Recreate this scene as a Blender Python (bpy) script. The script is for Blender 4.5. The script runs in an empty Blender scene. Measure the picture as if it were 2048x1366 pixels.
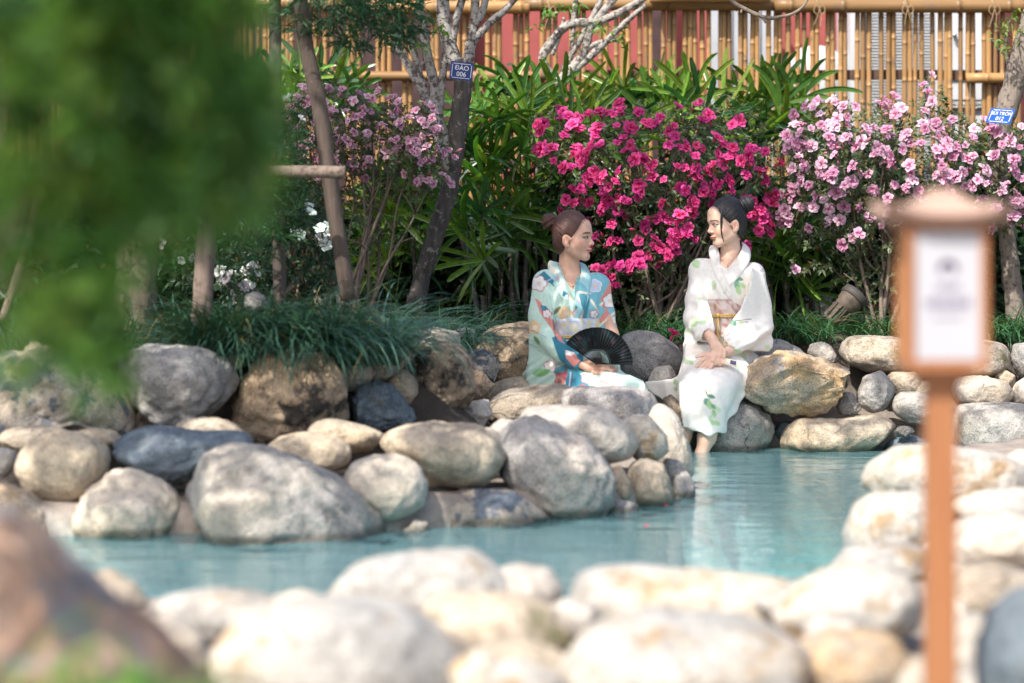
import bpy, bmesh, math, random
import numpy as np
from mathutils import Vector, Matrix, noise as mnoise

# ------------------------------------------------------------------ camera, sky, sun, exposure
S = bpy.context.scene
FPX, CAMH, HZ = 4836.0, 1.06, 450.0          # focal length in photo pixels, camera height, horizon row
cam = bpy.data.cameras.new('camera'); camo = bpy.data.objects.new('camera', cam)
S.collection.objects.link(camo); S.camera = camo
camo.location = (0, 0, CAMH); camo.rotation_euler = (math.radians(90), 0, 0)
cam.sensor_width = 36.0; cam.lens = 85.0; cam.shift_y = -233.0 / 2048.0
cam.clip_start = 0.05; cam.clip_end = 400.0
cam.dof.use_dof = True; cam.dof.focus_distance = 11.9; cam.dof.aperture_fstop = 1.8

SUN_EL, SUN_AZ = math.radians(49), math.radians(34)      # azimuth measured from behind the camera towards the left
SUNDIR = Vector((-math.sin(SUN_AZ) * math.cos(SUN_EL), -math.cos(SUN_AZ) * math.cos(SUN_EL), math.sin(SUN_EL)))
world = bpy.data.worlds.new('World'); S.world = world; world.use_nodes = True
wn = world.node_tree.nodes; wl = world.node_tree.links; wn.clear()
sky = wn.new('ShaderNodeTexSky'); sky.sky_type = 'NISHITA'; sky.sun_disc = False
sky.sun_elevation = SUN_EL; sky.sun_rotation = math.atan2(SUNDIR.x, SUNDIR.y); sky.dust_density = 3.0; sky.ozone_density = 0.6
bg = wn.new('ShaderNodeBackground'); bg.inputs[1].default_value = 0.15
wo = wn.new('ShaderNodeOutputWorld'); wl.new(sky.outputs[0], bg.inputs[0]); wl.new(bg.outputs[0], wo.inputs[0])
sun = bpy.data.lights.new('sun', 'SUN'); sun.energy = 4.2; sun.angle = math.radians(0.53); sun.color = (1.0, 0.945, 0.865)
suno = bpy.data.objects.new('sun', sun); S.collection.objects.link(suno)
suno.rotation_euler = SUNDIR.to_track_quat('Z', 'Y').to_euler(); suno.location = SUNDIR * 30
S.view_settings.view_transform = 'Standard'; S.view_settings.look = 'None'
S.view_settings.exposure = 0.82; S.view_settings.gamma = 1.0
S.render.engine = 'CYCLES'; S.cycles.use_denoising = True; S.cycles.max_bounces = 8
S.cycles.transparent_max_bounces = 12; S.cycles.caustics_reflective = False; S.cycles.caustics_refractive = False

# ------------------------------------------------------------------ helpers
COL = S.collection
rng = random.Random(7); nrng = np.random.default_rng(7)
def P(px, py, d):
    """world point that the photograph shows at pixel (px, py), d metres from the camera"""
    return Vector(((px - 1024.0) * d / FPX, d, CAMH - (py - HZ) * d / FPX))
def pxm(d): return FPX / d
def tag(o, label=None, cat=None, group=None, kind=None):
    if label: o['label'] = label
    if cat: o['category'] = cat
    if group: o['group'] = group
    if kind: o['kind'] = kind
    return o
def empty(name, loc, label=None, cat=None, group=None):
    o = bpy.data.objects.new(name, None); COL.objects.link(o); o.location = loc
    o.empty_display_size = 0.1
    return tag(o, label, cat, group)
def mesh(name, V, F, mat=None, smooth=True, col=None, uv=None):
    me = bpy.data.meshes.new(name)
    V = np.asarray(V, dtype=np.float32).reshape(-1, 3)
    if isinstance(F, np.ndarray) and F.ndim == 2:
        n, k = F.shape
        me.vertices.add(len(V)); me.vertices.foreach_set('co', V.ravel())
        me.loops.add(n * k); me.loops.foreach_set('vertex_index', F.astype(np.int32).ravel())
        me.polygons.add(n); me.polygons.foreach_set('loop_start', np.arange(0, n * k, k, dtype=np.int32))
        me.update(calc_edges=True)
    else:
        me.from_pydata([tuple(map(float, v)) for v in V], [], [tuple(int(i) for i in f) for f in F])
    me.validate()
    if smooth:
        me.polygons.foreach_set('use_smooth', np.ones(len(me.polygons), dtype=bool))
    if col is not None:
        a = me.color_attributes.new('Col', 'FLOAT_COLOR', 'POINT')
        c = np.ones((len(V), 4), dtype=np.float32); c[:, :3] = col
        a.data.foreach_set('color', c.ravel())
    if mat: me.materials.append(mat)
    return me
def link(name, me, parent=None, loc=None):
    o = bpy.data.objects.new(name, me); COL.objects.link(o)
    if parent: o.parent = parent
    if loc is not None: o.location = loc
    return o
def under(o, parent):
    """parent o to an Empty that only has a location, keeping o's world place"""
    o.parent = parent; o.location = Vector(o.location) - Vector(parent.location); return o
class MB:
    """collects simple solids into one mesh"""
    def __init__(s): s.V = []; s.F = []; s.C = []
    def add(s, V, F, c=None):
        b = len(s.V); s.V += [tuple(v) for v in V]; s.F += [tuple(i + b for i in f) for f in F]
        s.C += [c or (1, 1, 1)] * len(V)
    def box(s, c, size, rot=None, col=None):
        x, y, z = (q / 2 for q in size); pts = [Vector((a * x, b * y, e * z)) for a in (-1, 1) for b in (-1, 1) for e in (-1, 1)]
        if rot: pts = [rot @ p for p in pts]
        s.add([Vector(c) + p for p in pts], [(0, 1, 3, 2), (4, 6, 7, 5), (0, 4, 5, 1), (2, 3, 7, 6), (0, 2, 6, 4), (1, 5, 7, 3)], col)
    def tube(s, pts, radii, n=8, cap=True, jit=0.0, col=None, flat=1.0):
        pts = [Vector(p) for p in pts]; base = len(s.V); up = None
        for i, p in enumerate(pts):
            t = (pts[min(i + 1, len(pts) - 1)] - pts[max(i - 1, 0)]).normalized()
            if up is None:
                up = Vector((0, 1, 0)) if abs(t.y) < .8 else Vector((1, 0, 0))
            a = (up - t * up.dot(t)).normalized(); b = t.cross(a); up = a
            r = radii[i] if hasattr(radii, '__len__') else radii
            for k in range(n):
                th = 2 * math.pi * k / n
                q = r * (1 + (rng.uniform(-jit, jit) if jit else 0))
                s.V.append(tuple(p + a * math.cos(th) * q * flat + b * math.sin(th) * q)); s.C.append(col or (1, 1, 1))
        for i in range(len(pts) - 1):
            for k in range(n):
                a0 = base + i * n + k; a1 = base + i * n + (k + 1) % n
                s.F.append((a0, a1, a1 + n, a0 + n))
        if cap:
            s.F.append(tuple(base + k for k in reversed(range(n)))); e = base + (len(pts) - 1) * n
            s.F.append(tuple(e + k for k in range(n)))
    def lathe(s, prof, n=20, org=(0, 0, 0), rot=None, col=None):
        base = len(s.V); o = Vector(org)
        for r, z in prof:
            for k in range(n):
                th = 2 * math.pi * k / n; v = Vector((r * math.cos(th), r * math.sin(th), z))
                s.V.append(tuple(o + (rot @ v if rot else v))); s.C.append(col or (1, 1, 1))
        for i in range(len(prof) - 1):
            for k in range(n):
                a0 = base + i * n + k; a1 = base + i * n + (k + 1) % n; s.F.append((a0, a1, a1 + n, a0 + n))
        s.F.append(tuple(base + k for k in reversed(range(n)))); e = base + (len(prof) - 1) * n
        s.F.append(tuple(e + k for k in range(n)))
    def build(s, name, mat, parent=None, smooth=True, loc=None, org=None, colour=False):
        V = np.array(s.V, dtype=np.float32)
        if org is None and parent is not None and parent.type == 'EMPTY': org = parent.location
        if org is not None: V = V - np.array(org, dtype=np.float32)
        me = mesh(name, V, s.F, mat, smooth, np.array(s.C) if colour else None)
        o = link(name, me, parent)
        if parent is None and org is not None: o.location = org
        return o
def smooth_line(pts, sub=6):
    """Catmull-Rom through points (tuples of any length)"""
    A = np.array(pts, dtype=float); out = []
    n = len(A)
    for i in range(n - 1):
        p0, p1, p2, p3 = A[max(i - 1, 0)], A[i], A[i + 1], A[min(i + 2, n - 1)]
        for k in range(sub):
            t = k / sub
            out.append(.5 * ((2 * p1) + (-p0 + p2) * t + (2 * p0 - 5 * p1 + 4 * p2 - p3) * t * t + (-p0 + 3 * p1 - 3 * p2 + p3) * t ** 3))
    out.append(A[-1]); return np.array(out)
def shade_angle(o, deg=40):
    try:
        with bpy.context.temp_override(active_object=o, object=o, selected_objects=[o], selected_editable_objects=[o]):
            bpy.ops.object.shade_smooth_by_angle(angle=math.radians(deg))
    except Exception: pass

# ------------------------------------------------------------------ materials
def newmat(name):
    m = bpy.data.materials.new(name); m.use_nodes = True; nt = m.node_tree; nt.nodes.clear()
    out = nt.nodes.new('ShaderNodeOutputMaterial'); b = nt.nodes.new('ShaderNodeBsdfPrincipled')
    nt.links.new(b.outputs[0], out.inputs[0]); return m, nt, b, out
def N(nt, t, **kw):
    n = nt.nodes.new(t)
    for k, v in kw.items():
        if k.startswith('i_'):
            key = k[2:]; key = int(key) if key.isdigit() else key.replace('_', ' '); n.inputs[key].default_value = v
        else: setattr(n, k, v)
    return n
def L(nt, a, b): nt.links.new(a, b)
def ramp(nt, fac, stops, interp='LINEAR'):
    r = N(nt, 'ShaderNodeValToRGB'); r.color_ramp.interpolation = interp; e = r.color_ramp.elements
    while len(e) < len(stops): e.new(0.5)
    for el, (p, c) in zip(e, stops):
        el.position = p; el.color = (*c, 1) if len(c) == 3 else c
    L(nt, fac, r.inputs[0]); return r.outputs[0]
def mixc(nt, fac, a, b, blend='MIX'):
    m = N(nt, 'ShaderNodeMix', data_type='RGBA', blend_type=blend)
    for s, v in ((m.inputs[0], fac), (m.inputs[6], a), (m.inputs[7], b)):
        if isinstance(v, bpy.types.NodeSocket): L(nt, v, s)
        elif isinstance(v, (tuple, list)): s.default_value = (*v, 1) if len(v) == 3 else v
        else: s.default_value = v
    return m.outputs[2]
def objcoord(nt, rnd=True, scale=(1, 1, 1)):
    tc = N(nt, 'ShaderNodeTexCoord'); mp = N(nt, 'ShaderNodeMapping'); mp.inputs['Scale'].default_value = scale
    L(nt, tc.outputs['Object'], mp.inputs[0])
    if rnd:
        oi = N(nt, 'ShaderNodeObjectInfo'); mu = N(nt, 'ShaderNodeMath', operation='MULTIPLY'); mu.inputs[1].default_value = 40
        L(nt, oi.outputs['Random'], mu.inputs[0]); L(nt, mu.outputs[0], mp.inputs['Location'])
    return mp.outputs[0]
def noise(nt, vec, scale, detail=4, rough=.55, out=0):
    n = N(nt, 'ShaderNodeTexNoise'); n.inputs['Scale'].default_value = scale; n.inputs['Detail'].default_value = detail
    n.inputs['Roughness'].default_value = rough; L(nt, vec, n.inputs['Vector']); return n.outputs[out]
def bump(nt, b, h, strength=.3, dist=.02, chain=None):
    n = N(nt, 'ShaderNodeBump'); n.inputs['Strength'].default_value = strength; n.inputs['Distance'].default_value = dist
    L(nt, h, n.inputs['Height'])
    if chain: L(nt, chain, n.inputs['Normal'])
    L(nt, n.outputs[0], b.inputs['Normal']); return n.outputs[0]
def rockmat(name, ca, cb, cs, stain=(.55, .7), speck=.3, rough=.85):
    m, nt, b, out = newmat(name); v = objcoord(nt)
    big = noise(nt, v, 5, 5, .6); base = mixc(nt, ramp(nt, big, [(.35, (0, 0, 0)), (.65, (1, 1, 1))]), ca, cb)
    med = noise(nt, v, 8, 8, .68); st = ramp(nt, med, [(stain[0], (0, 0, 0)), (stain[1], (1, 1, 1))])
    c = mixc(nt, st, base, cs)
    pat = noise(nt, v, 2.2, 3, .5); c = mixc(nt, 1.0, c, ramp(nt, pat, [(.36, (.72, .74, .78)), (.5, (1, 1, 1)), (.66, (1.16, 1.10, 1.0))]), 'MULTIPLY')
    sp = noise(nt, v, 150, 3, .7); k = ramp(nt, sp, [(.34, (1 - speck * 1.6,) * 3), (.47, (1, 1, 1)), (.62, (1 + speck * .6,) * 3)])
    c = mixc(nt, 1.0, c, k, 'MULTIPLY')
    m2 = noise(nt, v, 26, 7, .66); c = mixc(nt, 1.0, c, ramp(nt, m2, [(.3, (.66, .66, .66)), (.5, (1, 1, 1)), (.72, (1.2, 1.2, 1.2))]), 'MULTIPLY')
    dst = N(nt, 'ShaderNodeVectorMath', operation='MULTIPLY_ADD'); nv_ = noise(nt, v, 6, 4, .6, 1); L(nt, nv_, dst.inputs[0]); dst.inputs[1].default_value = (.35, .35, .35); L(nt, v, dst.inputs[2])
    vo = N(nt, 'ShaderNodeTexVoronoi', feature='DISTANCE_TO_EDGE'); vo.inputs['Scale'].default_value = 1.7; L(nt, dst.outputs[0], vo.inputs['Vector'])
    gate = noise(nt, v, 3.7, 2, .5); ck = N(nt, 'ShaderNodeMath', operation='MULTIPLY'); L(nt, ramp(nt, vo.outputs['Distance'], [(0, (1, 1, 1)), (.010, (0, 0, 0))]), ck.inputs[0]); L(nt, ramp(nt, gate, [(.56, (0, 0, 0)), (.66, (1, 1, 1))]), ck.inputs[1])
    c = mixc(nt, ck.outputs[0], c, mixc(nt, 1.0, c, (.45, .42, .40), 'MULTIPLY'))
    geo = N(nt, 'ShaderNodeNewGeometry'); sx = N(nt, 'ShaderNodeSeparateXYZ'); L(nt, geo.outputs['Position'], sx.inputs[0])
    ad = N(nt, 'ShaderNodeMath', operation='MULTIPLY_ADD'); L(nt, m2, ad.inputs[0]); ad.inputs[1].default_value = -.05; L(nt, sx.outputs[2], ad.inputs[2])
    wet = N(nt, 'ShaderNodeMapRange'); wet.inputs[1].default_value = .012; wet.inputs[2].default_value = -.008
    wet.inputs[3].default_value = 0; wet.inputs[4].default_value = 1; L(nt, ad.outputs[0], wet.inputs[0])
    c = mixc(nt, wet.outputs[0], c, mixc(nt, 1.0, c, (.42, .42, .40), 'MULTIPLY'))
    L(nt, c, b.inputs['Base Color'])
    rr = N(nt, 'ShaderNodeMapRange'); rr.inputs[3].default_value = rough; rr.inputs[4].default_value = .3; L(nt, wet.outputs[0], rr.inputs[0])
    L(nt, rr.outputs[0], b.inputs['Roughness']); b.inputs['Specular IOR Level'].default_value = .3
    c1 = bump(nt, b, m2, .6, .03); c2 = bump(nt, b, sp, .4, .005, c1); inv = N(nt, 'ShaderNodeMath', operation='SUBTRACT'); inv.inputs[0].default_value = 1; L(nt, ck.outputs[0], inv.inputs[1]); bump(nt, b, inv.outputs[0], .5, .01, c2)
    return m
def plain(name, c, rough=.7, var=.2, scale=20, metal=0, bumpk=0, spec=.3):
    m, nt, b, out = newmat(name); v = objcoord(nt); n = noise(nt, v, scale, 5)
    L(nt, mixc(nt, 1.0, c, ramp(nt, n, [(.3, (1 - var,) * 3), (.7, (1 + var,) * 3)]), 'MULTIPLY'), b.inputs['Base Color'])
    b.inputs['Roughness'].default_value = rough; b.inputs['Metallic'].default_value = metal; b.inputs['Specular IOR Level'].default_value = spec
    if bumpk: bump(nt, b, n, bumpk, .01)
    return m
def leafmat(name, rough=.45, trans=.35, attr=True, col=(.05, .12, .03), spec=.4, tint=(1.2, 1.3, .5), objrand=0):
    m, nt, b, out = newmat(name)
    if attr:
        a = N(nt, 'ShaderNodeAttribute', attribute_name='Col'); c = a.outputs['Color']
    else:
        c = N(nt, 'ShaderNodeRGB'); c.outputs[0].default_value = (*col, 1); c = c.outputs[0]
    v = objcoord(nt); n = noise(nt, v, 30, 3); c = mixc(nt, 1.0, c, ramp(nt, n, [(.3, (.75,) * 3), (.7, (1.25,) * 3)]), 'MULTIPLY')
    if objrand:
        oi = N(nt, 'ShaderNodeObjectInfo'); c = mixc(nt, 1.0, c, ramp(nt, oi.outputs['Random'], [(0, (1 - objrand, 1 - objrand * 1.3, 1 - objrand)), (.5, (1, 1, 1)), (1, (1 + objrand * .4, 1 + objrand, 1 + objrand * .8))]), 'MULTIPLY')
    L(nt, c, b.inputs['Base Color']); b.inputs['Roughness'].default_value = rough; b.inputs['Specular IOR Level'].default_value = spec
    t = N(nt, 'ShaderNodeBsdfTranslucent'); L(nt, mixc(nt, 1.0, c, tint, 'MULTIPLY'), t.inputs[0])
    mx = N(nt, 'ShaderNodeMixShader'); mx.inputs[0].default_value = trans
    L(nt, b.outputs[0], mx.inputs[1]); L(nt, t.outputs[0], mx.inputs[2]); L(nt, mx.outputs[0], out.inputs[0]); return m
def barkmat(name, ca, cb, cs, scale=(30, 30, 6), st=(.5, .62)):
    m, nt, b, out = newmat(name); v = objcoord(nt, True, scale); n = noise(nt, v, 1.0, 7, .65)
    v2 = objcoord(nt); n2 = noise(nt, v2, 35, 5, .7)
    c = mixc(nt, ramp(nt, n, [(.35, (0, 0, 0)), (.65, (1, 1, 1))]), ca, cb)
    c = mixc(nt, ramp(nt, n2, [(st[0], (0, 0, 0)), (st[1], (1, 1, 1))]), c, cs)
    L(nt, c, b.inputs['Base Color']); b.inputs['Roughness'].default_value = .85; c1 = bump(nt, b, n, .6, .015); bump(nt, b, n2, .4, .006, c1); return m
def colmat(name, rough=.7, weave=0, sheen=0, spec=.3, sss=0):
    m, nt, b, out = newmat(name); a = N(nt, 'ShaderNodeAttribute', attribute_name='Col'); v = objcoord(nt, False)
    n = noise(nt, v, 60, 4); L(nt, mixc(nt, 1.0, a.outputs['Color'], ramp(nt, n, [(.3, (.94,) * 3), (.7, (1.05,) * 3)]), 'MULTIPLY'), b.inputs['Base Color'])
    b.inputs['Roughness'].default_value = rough; b.inputs['Specular IOR Level'].default_value = spec
    if sheen: b.inputs['Sheen Weight'].default_value = sheen
    if sss:
        b.inputs['Subsurface Weight'].default_value = sss; b.inputs['Subsurface Radius'].default_value = (.012, .005, .003); b.inputs['Subsurface Scale'].default_value = 1.0
    if weave: bump(nt, b, noise(nt, v, 400, 2), weave, .002)
    return m

M = {}
M['r_tan'] = rockmat('rock tan', (.50, .42, .32), (.40, .33, .25), (.30, .20, .11), (.58, .75), .28)
M['r_pale'] = rockmat('rock pale', (.55, .50, .44), (.44, .39, .33), (.36, .28, .19), (.6, .8), .22)
M['r_white'] = rockmat('rock cream', (.47, .45, .415), (.40, .375, .335), (.34, .245, .15), (.53, .63), .25)
M['r_grey'] = rockmat('rock grey granite', (.38, .36, .335), (.29, .275, .255), (.21, .195, .18), (.55, .75), .30)
M['r_lilac'] = rockmat('rock grey lilac', (.40, .375, .355), (.27, .255, .245), (.33, .23, .15), (.6, .75), .38)
M['r_blue'] = rockmat('rock blue grey', (.10, .135, .17), (.15, .18, .21), (.19, .19, .16), (.58, .72), .35)
M['r_ochre'] = rockmat('rock ochre', (.44, .38, .31), (.50, .33, .17), (.27, .26, .25), (.56, .64), .4)
M['r_stain'] = rockmat('rock brown with black stain', (.42, .33, .24), (.34, .26, .18), (.05, .045, .04), (.5, .6), .35)
M['r_brown'] = rockmat('rock brown', (.28, .22, .165), (.21, .165, .125), (.13, .10, .08), (.56, .7), .3)
M['r_moss'] = rockmat('rock tan with moss', (.48, .41, .33), (.40, .33, .26), (.14, .13, .06), (.5, .66), .35)
M['r_rust'] = rockmat('rock rust', (.42, .24, .15), (.36, .27, .22), (.20, .20, .22), (.5, .58), .2)
M['r_dark'] = rockmat('rock dark slate', (.10, .10, .105), (.14, .13, .125), (.05, .05, .05), (.5, .7), .3)
M['r_two'] = rockmat('rock cream and slate', (.46, .40, .33), (.42, .36, .29), (.13, .15, .18), (.49, .53), .35)
M['soil'] = plain('soil', (.055, .042, .032), .95, .45, 30, 0, .8)
M['bark_pale'] = barkmat('bark pale spotted', (.27, .245, .22), (.38, .355, .33), (.09, .07, .06), (20, 20, 40), (.50, .56))
M['bark_dark'] = barkmat('bark dark', (.045, .04, .036), (.11, .095, .082), (.26, .225, .19), (40, 40, 9), (.57, .63))
M['bark_brown'] = barkmat('bark brown', (.16, .12, .09), (.25, .20, .155), (.09, .07, .055), (40, 40, 6), (.55, .68))
M['bark_right'] = barkmat('bark pale brown', (.15, .12, .095), (.25, .21, .175), (.06, .05, .042), (40, 40, 7), (.52, .62))
M['pole_wood'] = barkmat('weathered pole', (.16, .115, .09), (.25, .19, .15), (.075, .055, .042), (50, 50, 4), (.54, .66))
M['pole_brown'] = barkmat('brown pole', (.06, .042, .033), (.105, .077, .06), (.19, .13, .10), (50, 50, 4), (.62, .7))
M['pole_dark'] = barkmat('dark pole', (.07, .055, .045), (.12, .095, .08), (.045, .035, .03), (50, 50, 4), (.56, .7))
M['leaf'] = leafmat('leaf', .45, .3)
M['needle'] = leafmat('needle leaf', .5, .25)
M['palm'] = leafmat('palm leaf', .30, .35, spec=.7, objrand=.25)
M['grass'] = leafmat('mondo grass', .45, .25)
M['petal'] = leafmat('petal', .6, .35, spec=.2, tint=(1.1, 1.0, 1.05), objrand=.3)
M['cloth'] = colmat('printed silk', .62, .15, .25, .3)
M['skin'] = colmat('skin', .55, .06, 0, .3, .3)
# ------------------------------------------------------------------ ground with the pool basin pressed into it
POOL = [(-6, 8.15), (-1.5, 8.15), (-.4, 8.3), (.13, 8.6), (.6, 9.15), (.74, 9.6), (.66, 10.2), (.6, 11.0), (.85, 11.45), (1.3, 11.5),
        (2.6, 11.5), (1.9, 10.4), (1.45, 9.6), (1.2, 8.4), (1.0, 7.3), (.75, 6.4), (.2, 6.15), (-.5, 6.15), (-1.1, 6.3), (-1.7, 6.2), (-6, 6.3)]
def poly_sd(px, py, poly):
    A = np.array(poly); B = np.roll(A, -1, 0); d = np.full(px.shape, 1e9); ins = np.zeros(px.shape, bool)
    for (ax, ay), (bx, by) in zip(A, B):
        ex, ey = bx - ax, by - ay; t = np.clip(((px - ax) * ex + (py - ay) * ey) / (ex * ex + ey * ey + 1e-12), 0, 1)
        d = np.minimum(d, np.hypot(px - ax - t * ex, py - ay - t * ey))
        c = ((ay > py) != (by > py)) & (px < (bx - ax) * (py - ay) / (by - ay + 1e-12) + ax); ins ^= c
    return np.where(ins, -d, d)
def sstep(a, b, x):
    t = np.clip((x - a) / (b - a), 0, 1); return t * t * (3 - 2 * t)
def ground_height(x, y):
    sd = poly_sd(x, y, POOL)
    back = .47 + 0 * x                                   # planting bed behind the boulders
    bed = sstep(11.75, 12.1, y)
    left = sstep(.1, -.5, x) * sstep(9.55, 9.85, y)
    front = sstep(6.4, 5.8, y)
    z = .10 + (.47 - .10) * np.maximum(bed, left) + .03 * front
    z = z - .62 * front * 0
    z = np.where((x > .9) & (y < 11.2) & (y > 5.8), .12, z)
    z = -.6 + (z + .6) * sstep(.0, .10, sd)
    return z
gx = np.concatenate([[-150, -60, -25, -12, -8], np.arange(-6, 6.01, .07), [8, 12, 25, 60, 150]])
gy = np.concatenate([[-60, -20, -6, 0, 2, 3], np.arange(3.5, 14.5, .07), [15, 16, 18, 22, 30, 60, 250]])
GX, GY = np.meshgrid(gx, gy); GZ = ground_height(GX, GY)
GZ = GZ + np.where(GZ > 0, .012 * np.sin(GX * 13 + 2 * np.sin(GY * 7)) * np.cos(GY * 11), 0)
nx, ny = len(gx), len(gy); ii = np.arange(nx * ny).reshape(ny, nx)
GF = np.stack([ii[:-1, :-1], ii[:-1, 1:], ii[1:, 1:], ii[1:, :-1]], -1).reshape(-1, 4)
GV = np.stack([GX, GY, GZ], -1).reshape(-1, 3)
sd = poly_sd(GX, GY, POOL)
mort = np.array((.33, .28, .24)); soil = np.array((.06, .046, .035)); tile = np.array((.36, .60, .58))
wall = sstep(.6, .35, sd) * sstep(12.0, 11.7, GY); wall = np.where(GY < 7.5, 1, wall)
gc = soil + (mort - soil) * wall[..., None]; gc = np.where((GZ < -.3)[..., None], tile, gc)
m, nt, b, out = newmat('ground earth mortar and pool floor'); a = N(nt, 'ShaderNodeAttribute', attribute_name='Col'); v = objcoord(nt, False)
n1 = noise(nt, v, 9, 7, .65); L(nt, mixc(nt, 1.0, a.outputs['Color'], ramp(nt, n1, [(.3, (.65,) * 3), (.7, (1.3,) * 3)]), 'MULTIPLY'), b.inputs['Base Color'])
b.inputs['Roughness'].default_value = .92; bump(nt, b, noise(nt, v, 45, 6, .7), .8, .02)
g = link('ground', mesh('ground', GV, GF, m, True, gc.reshape(-1, 3))); tag(g, kind='structure')

# ------------------------------------------------------------------ water
m, nt, b, out = newmat('pool water'); nt.nodes.remove(b)
tc = N(nt, 'ShaderNodeTexCoord'); mp = N(nt, 'ShaderNodeMapping'); mp.inputs['Scale'].default_value = (1.0, 2.6, 1); L(nt, tc.outputs['Object'], mp.inputs[0])
h1 = noise(nt, mp.outputs[0], 2.6, 3, .5); h2 = noise(nt, mp.outputs[0], 9, 2, .5)
ad = N(nt, 'ShaderNodeMath', operation='MULTIPLY_ADD'); L(nt, h2, ad.inputs[0]); ad.inputs[1].default_value = .22; L(nt, h1, ad.inputs[2])
bp = N(nt, 'ShaderNodeBump'); bp.inputs['Strength'].default_value = .30; bp.inputs['Distance'].default_value = .030; L(nt, ad.outputs[0], bp.inputs['Height'])
gl = N(nt, 'ShaderNodeBsdfGlossy'); gl.inputs['Roughness'].default_value = .02; L(nt, bp.outputs[0], gl.inputs['Normal'])
tr = N(nt, 'ShaderNodeBsdfTransparent'); tr.inputs[0].default_value = (.62, .84, .86, 1)
df = N(nt, 'ShaderNodeBsdfDiffuse'); df.inputs[0].default_value = (.32, .63, .69, 1); L(nt, bp.outputs[0], df.inputs['Normal'])
mm = N(nt, 'ShaderNodeMixShader'); mm.inputs[0].default_value = .28; L(nt, tr.outputs[0], mm.inputs[1]); L(nt, df.outputs[0], mm.inputs[2])
fr = N(nt, 'ShaderNodeFresnel'); fr.inputs[0].default_value = 1.40; L(nt, bp.outputs[0], fr.inputs['Normal'])
mx = N(nt, 'ShaderNodeMixShader'); L(nt, fr.outputs[0], mx.inputs[0]); L(nt, mm.outputs[0], mx.inputs[1]); L(nt, gl.outputs[0], mx.inputs[2]); L(nt, mx.outputs[0], out.inputs[0])
wx = np.linspace(-6, 3.2, 47); wy = np.linspace(5.9, 11.75, 30); WX, WY = np.meshgrid(wx, wy); wi = np.arange(WX.size).reshape(WX.shape)
wf = np.stack([wi[:-1, :-1], wi[:-1, 1:], wi[1:, 1:], wi[1:, :-1]], -1).reshape(-1, 4)
w = link('water', mesh('water', np.stack([WX, WY, WX * 0], -1).reshape(-1, 3), wf, m)); tag(w, kind='structure')

# ------------------------------------------------------------------ bamboo fence
m, nt, b, out = newmat('bamboo'); v = objcoord(nt, True, (40, 40, 2.2)); n1 = noise(nt, v, 1, 6, .6); v2 = objcoord(nt); n2 = noise(nt, v2, 9, 4, .6)
c = mixc(nt, ramp(nt, n1, [(.3, (0, 0, 0)), (.7, (1, 1, 1))]), (.25, .140, .055), (.36, .215, .092))
oi = N(nt, 'ShaderNodeObjectInfo'); c = mixc(nt, 1.0, c, ramp(nt, oi.outputs['Random'], [(0, (.66, .65, .66)), (.5, (.95, .94, .93)), (1, (1.2, 1.16, 1.1))]), 'MULTIPLY')
c = mixc(nt, ramp(nt, n2, [(.56, (0, 0, 0)), (.70, (1, 1, 1))]), c, (.17, .11, .07))
a = N(nt, 'ShaderNodeAttribute', attribute_name='Col'); c = mixc(nt, 1.0, c, a.outputs['Color'], 'MULTIPLY')
L(nt, c, b.inputs['Base Color']); b.inputs['Roughness'].default_value = .42; b.inputs['Specular IOR Level'].default_value = .35; bump(nt, b, n1, .15, .004); M['bamboo'] = m
M['rope'] = plain('rope', (.30, .21, .12), .9, .3, 80)
def bamboo_mesh(length, r, seed, vertical=True, n=10):
    q = random.Random(seed); prof = []; z = 0; nodes = []
    t = q.uniform(.05, .3)
    while t < length - .03: nodes.append(t); t += q.uniform(.22, .36) if vertical else q.uniform(.3, .5)
    marks = [(0, r, 1)]
    for t in nodes:
        marks += [(t - .02, r * .985, 1), (t - .006, r * 1.0, .9), (t - .003, r * 1.09, .55), (t + .003, r * 1.10, .8), (t + .006, r * .98, 1.15), (t + .03, r * .985, 1.05)]
    marks.append((length, r * q.uniform(.92, 1), 1))
    bx, by = q.uniform(-.006, .006), q.uniform(-.004, .004)
    B = MB()
    base = 0
    for t, rr, s in marks:
        u = t / length; ox, oy = bx * math.sin(u * 3.1), by * math.sin(u * 4.0)
        for k in range(n):
            th = 2 * math.pi * k / n; B.V.append((ox + rr * math.cos(th), oy + rr * math.sin(th), t)); B.C.append((s, s, s))
    for i in range(len(marks) - 1):
        for k in range(n):
            a0 = i * n + k; a1 = i * n + (k + 1) % n; B.F.append((a0, a1, a1 + n, a0 + n))
    B.F.append(tuple(reversed(range(n)))); e = (len(marks) - 1) * n; B.F.append(tuple(e + k for k in range(n)))
    return mesh('bamboo_pole', B.V, B.F, M['bamboo'], True, np.array(B.C))
FD = 15.0
fence = empty('bamboo_fence', (0, FD, .45), 'golden bamboo fence of upright canes behind the flowering bushes', 'fence')
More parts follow.
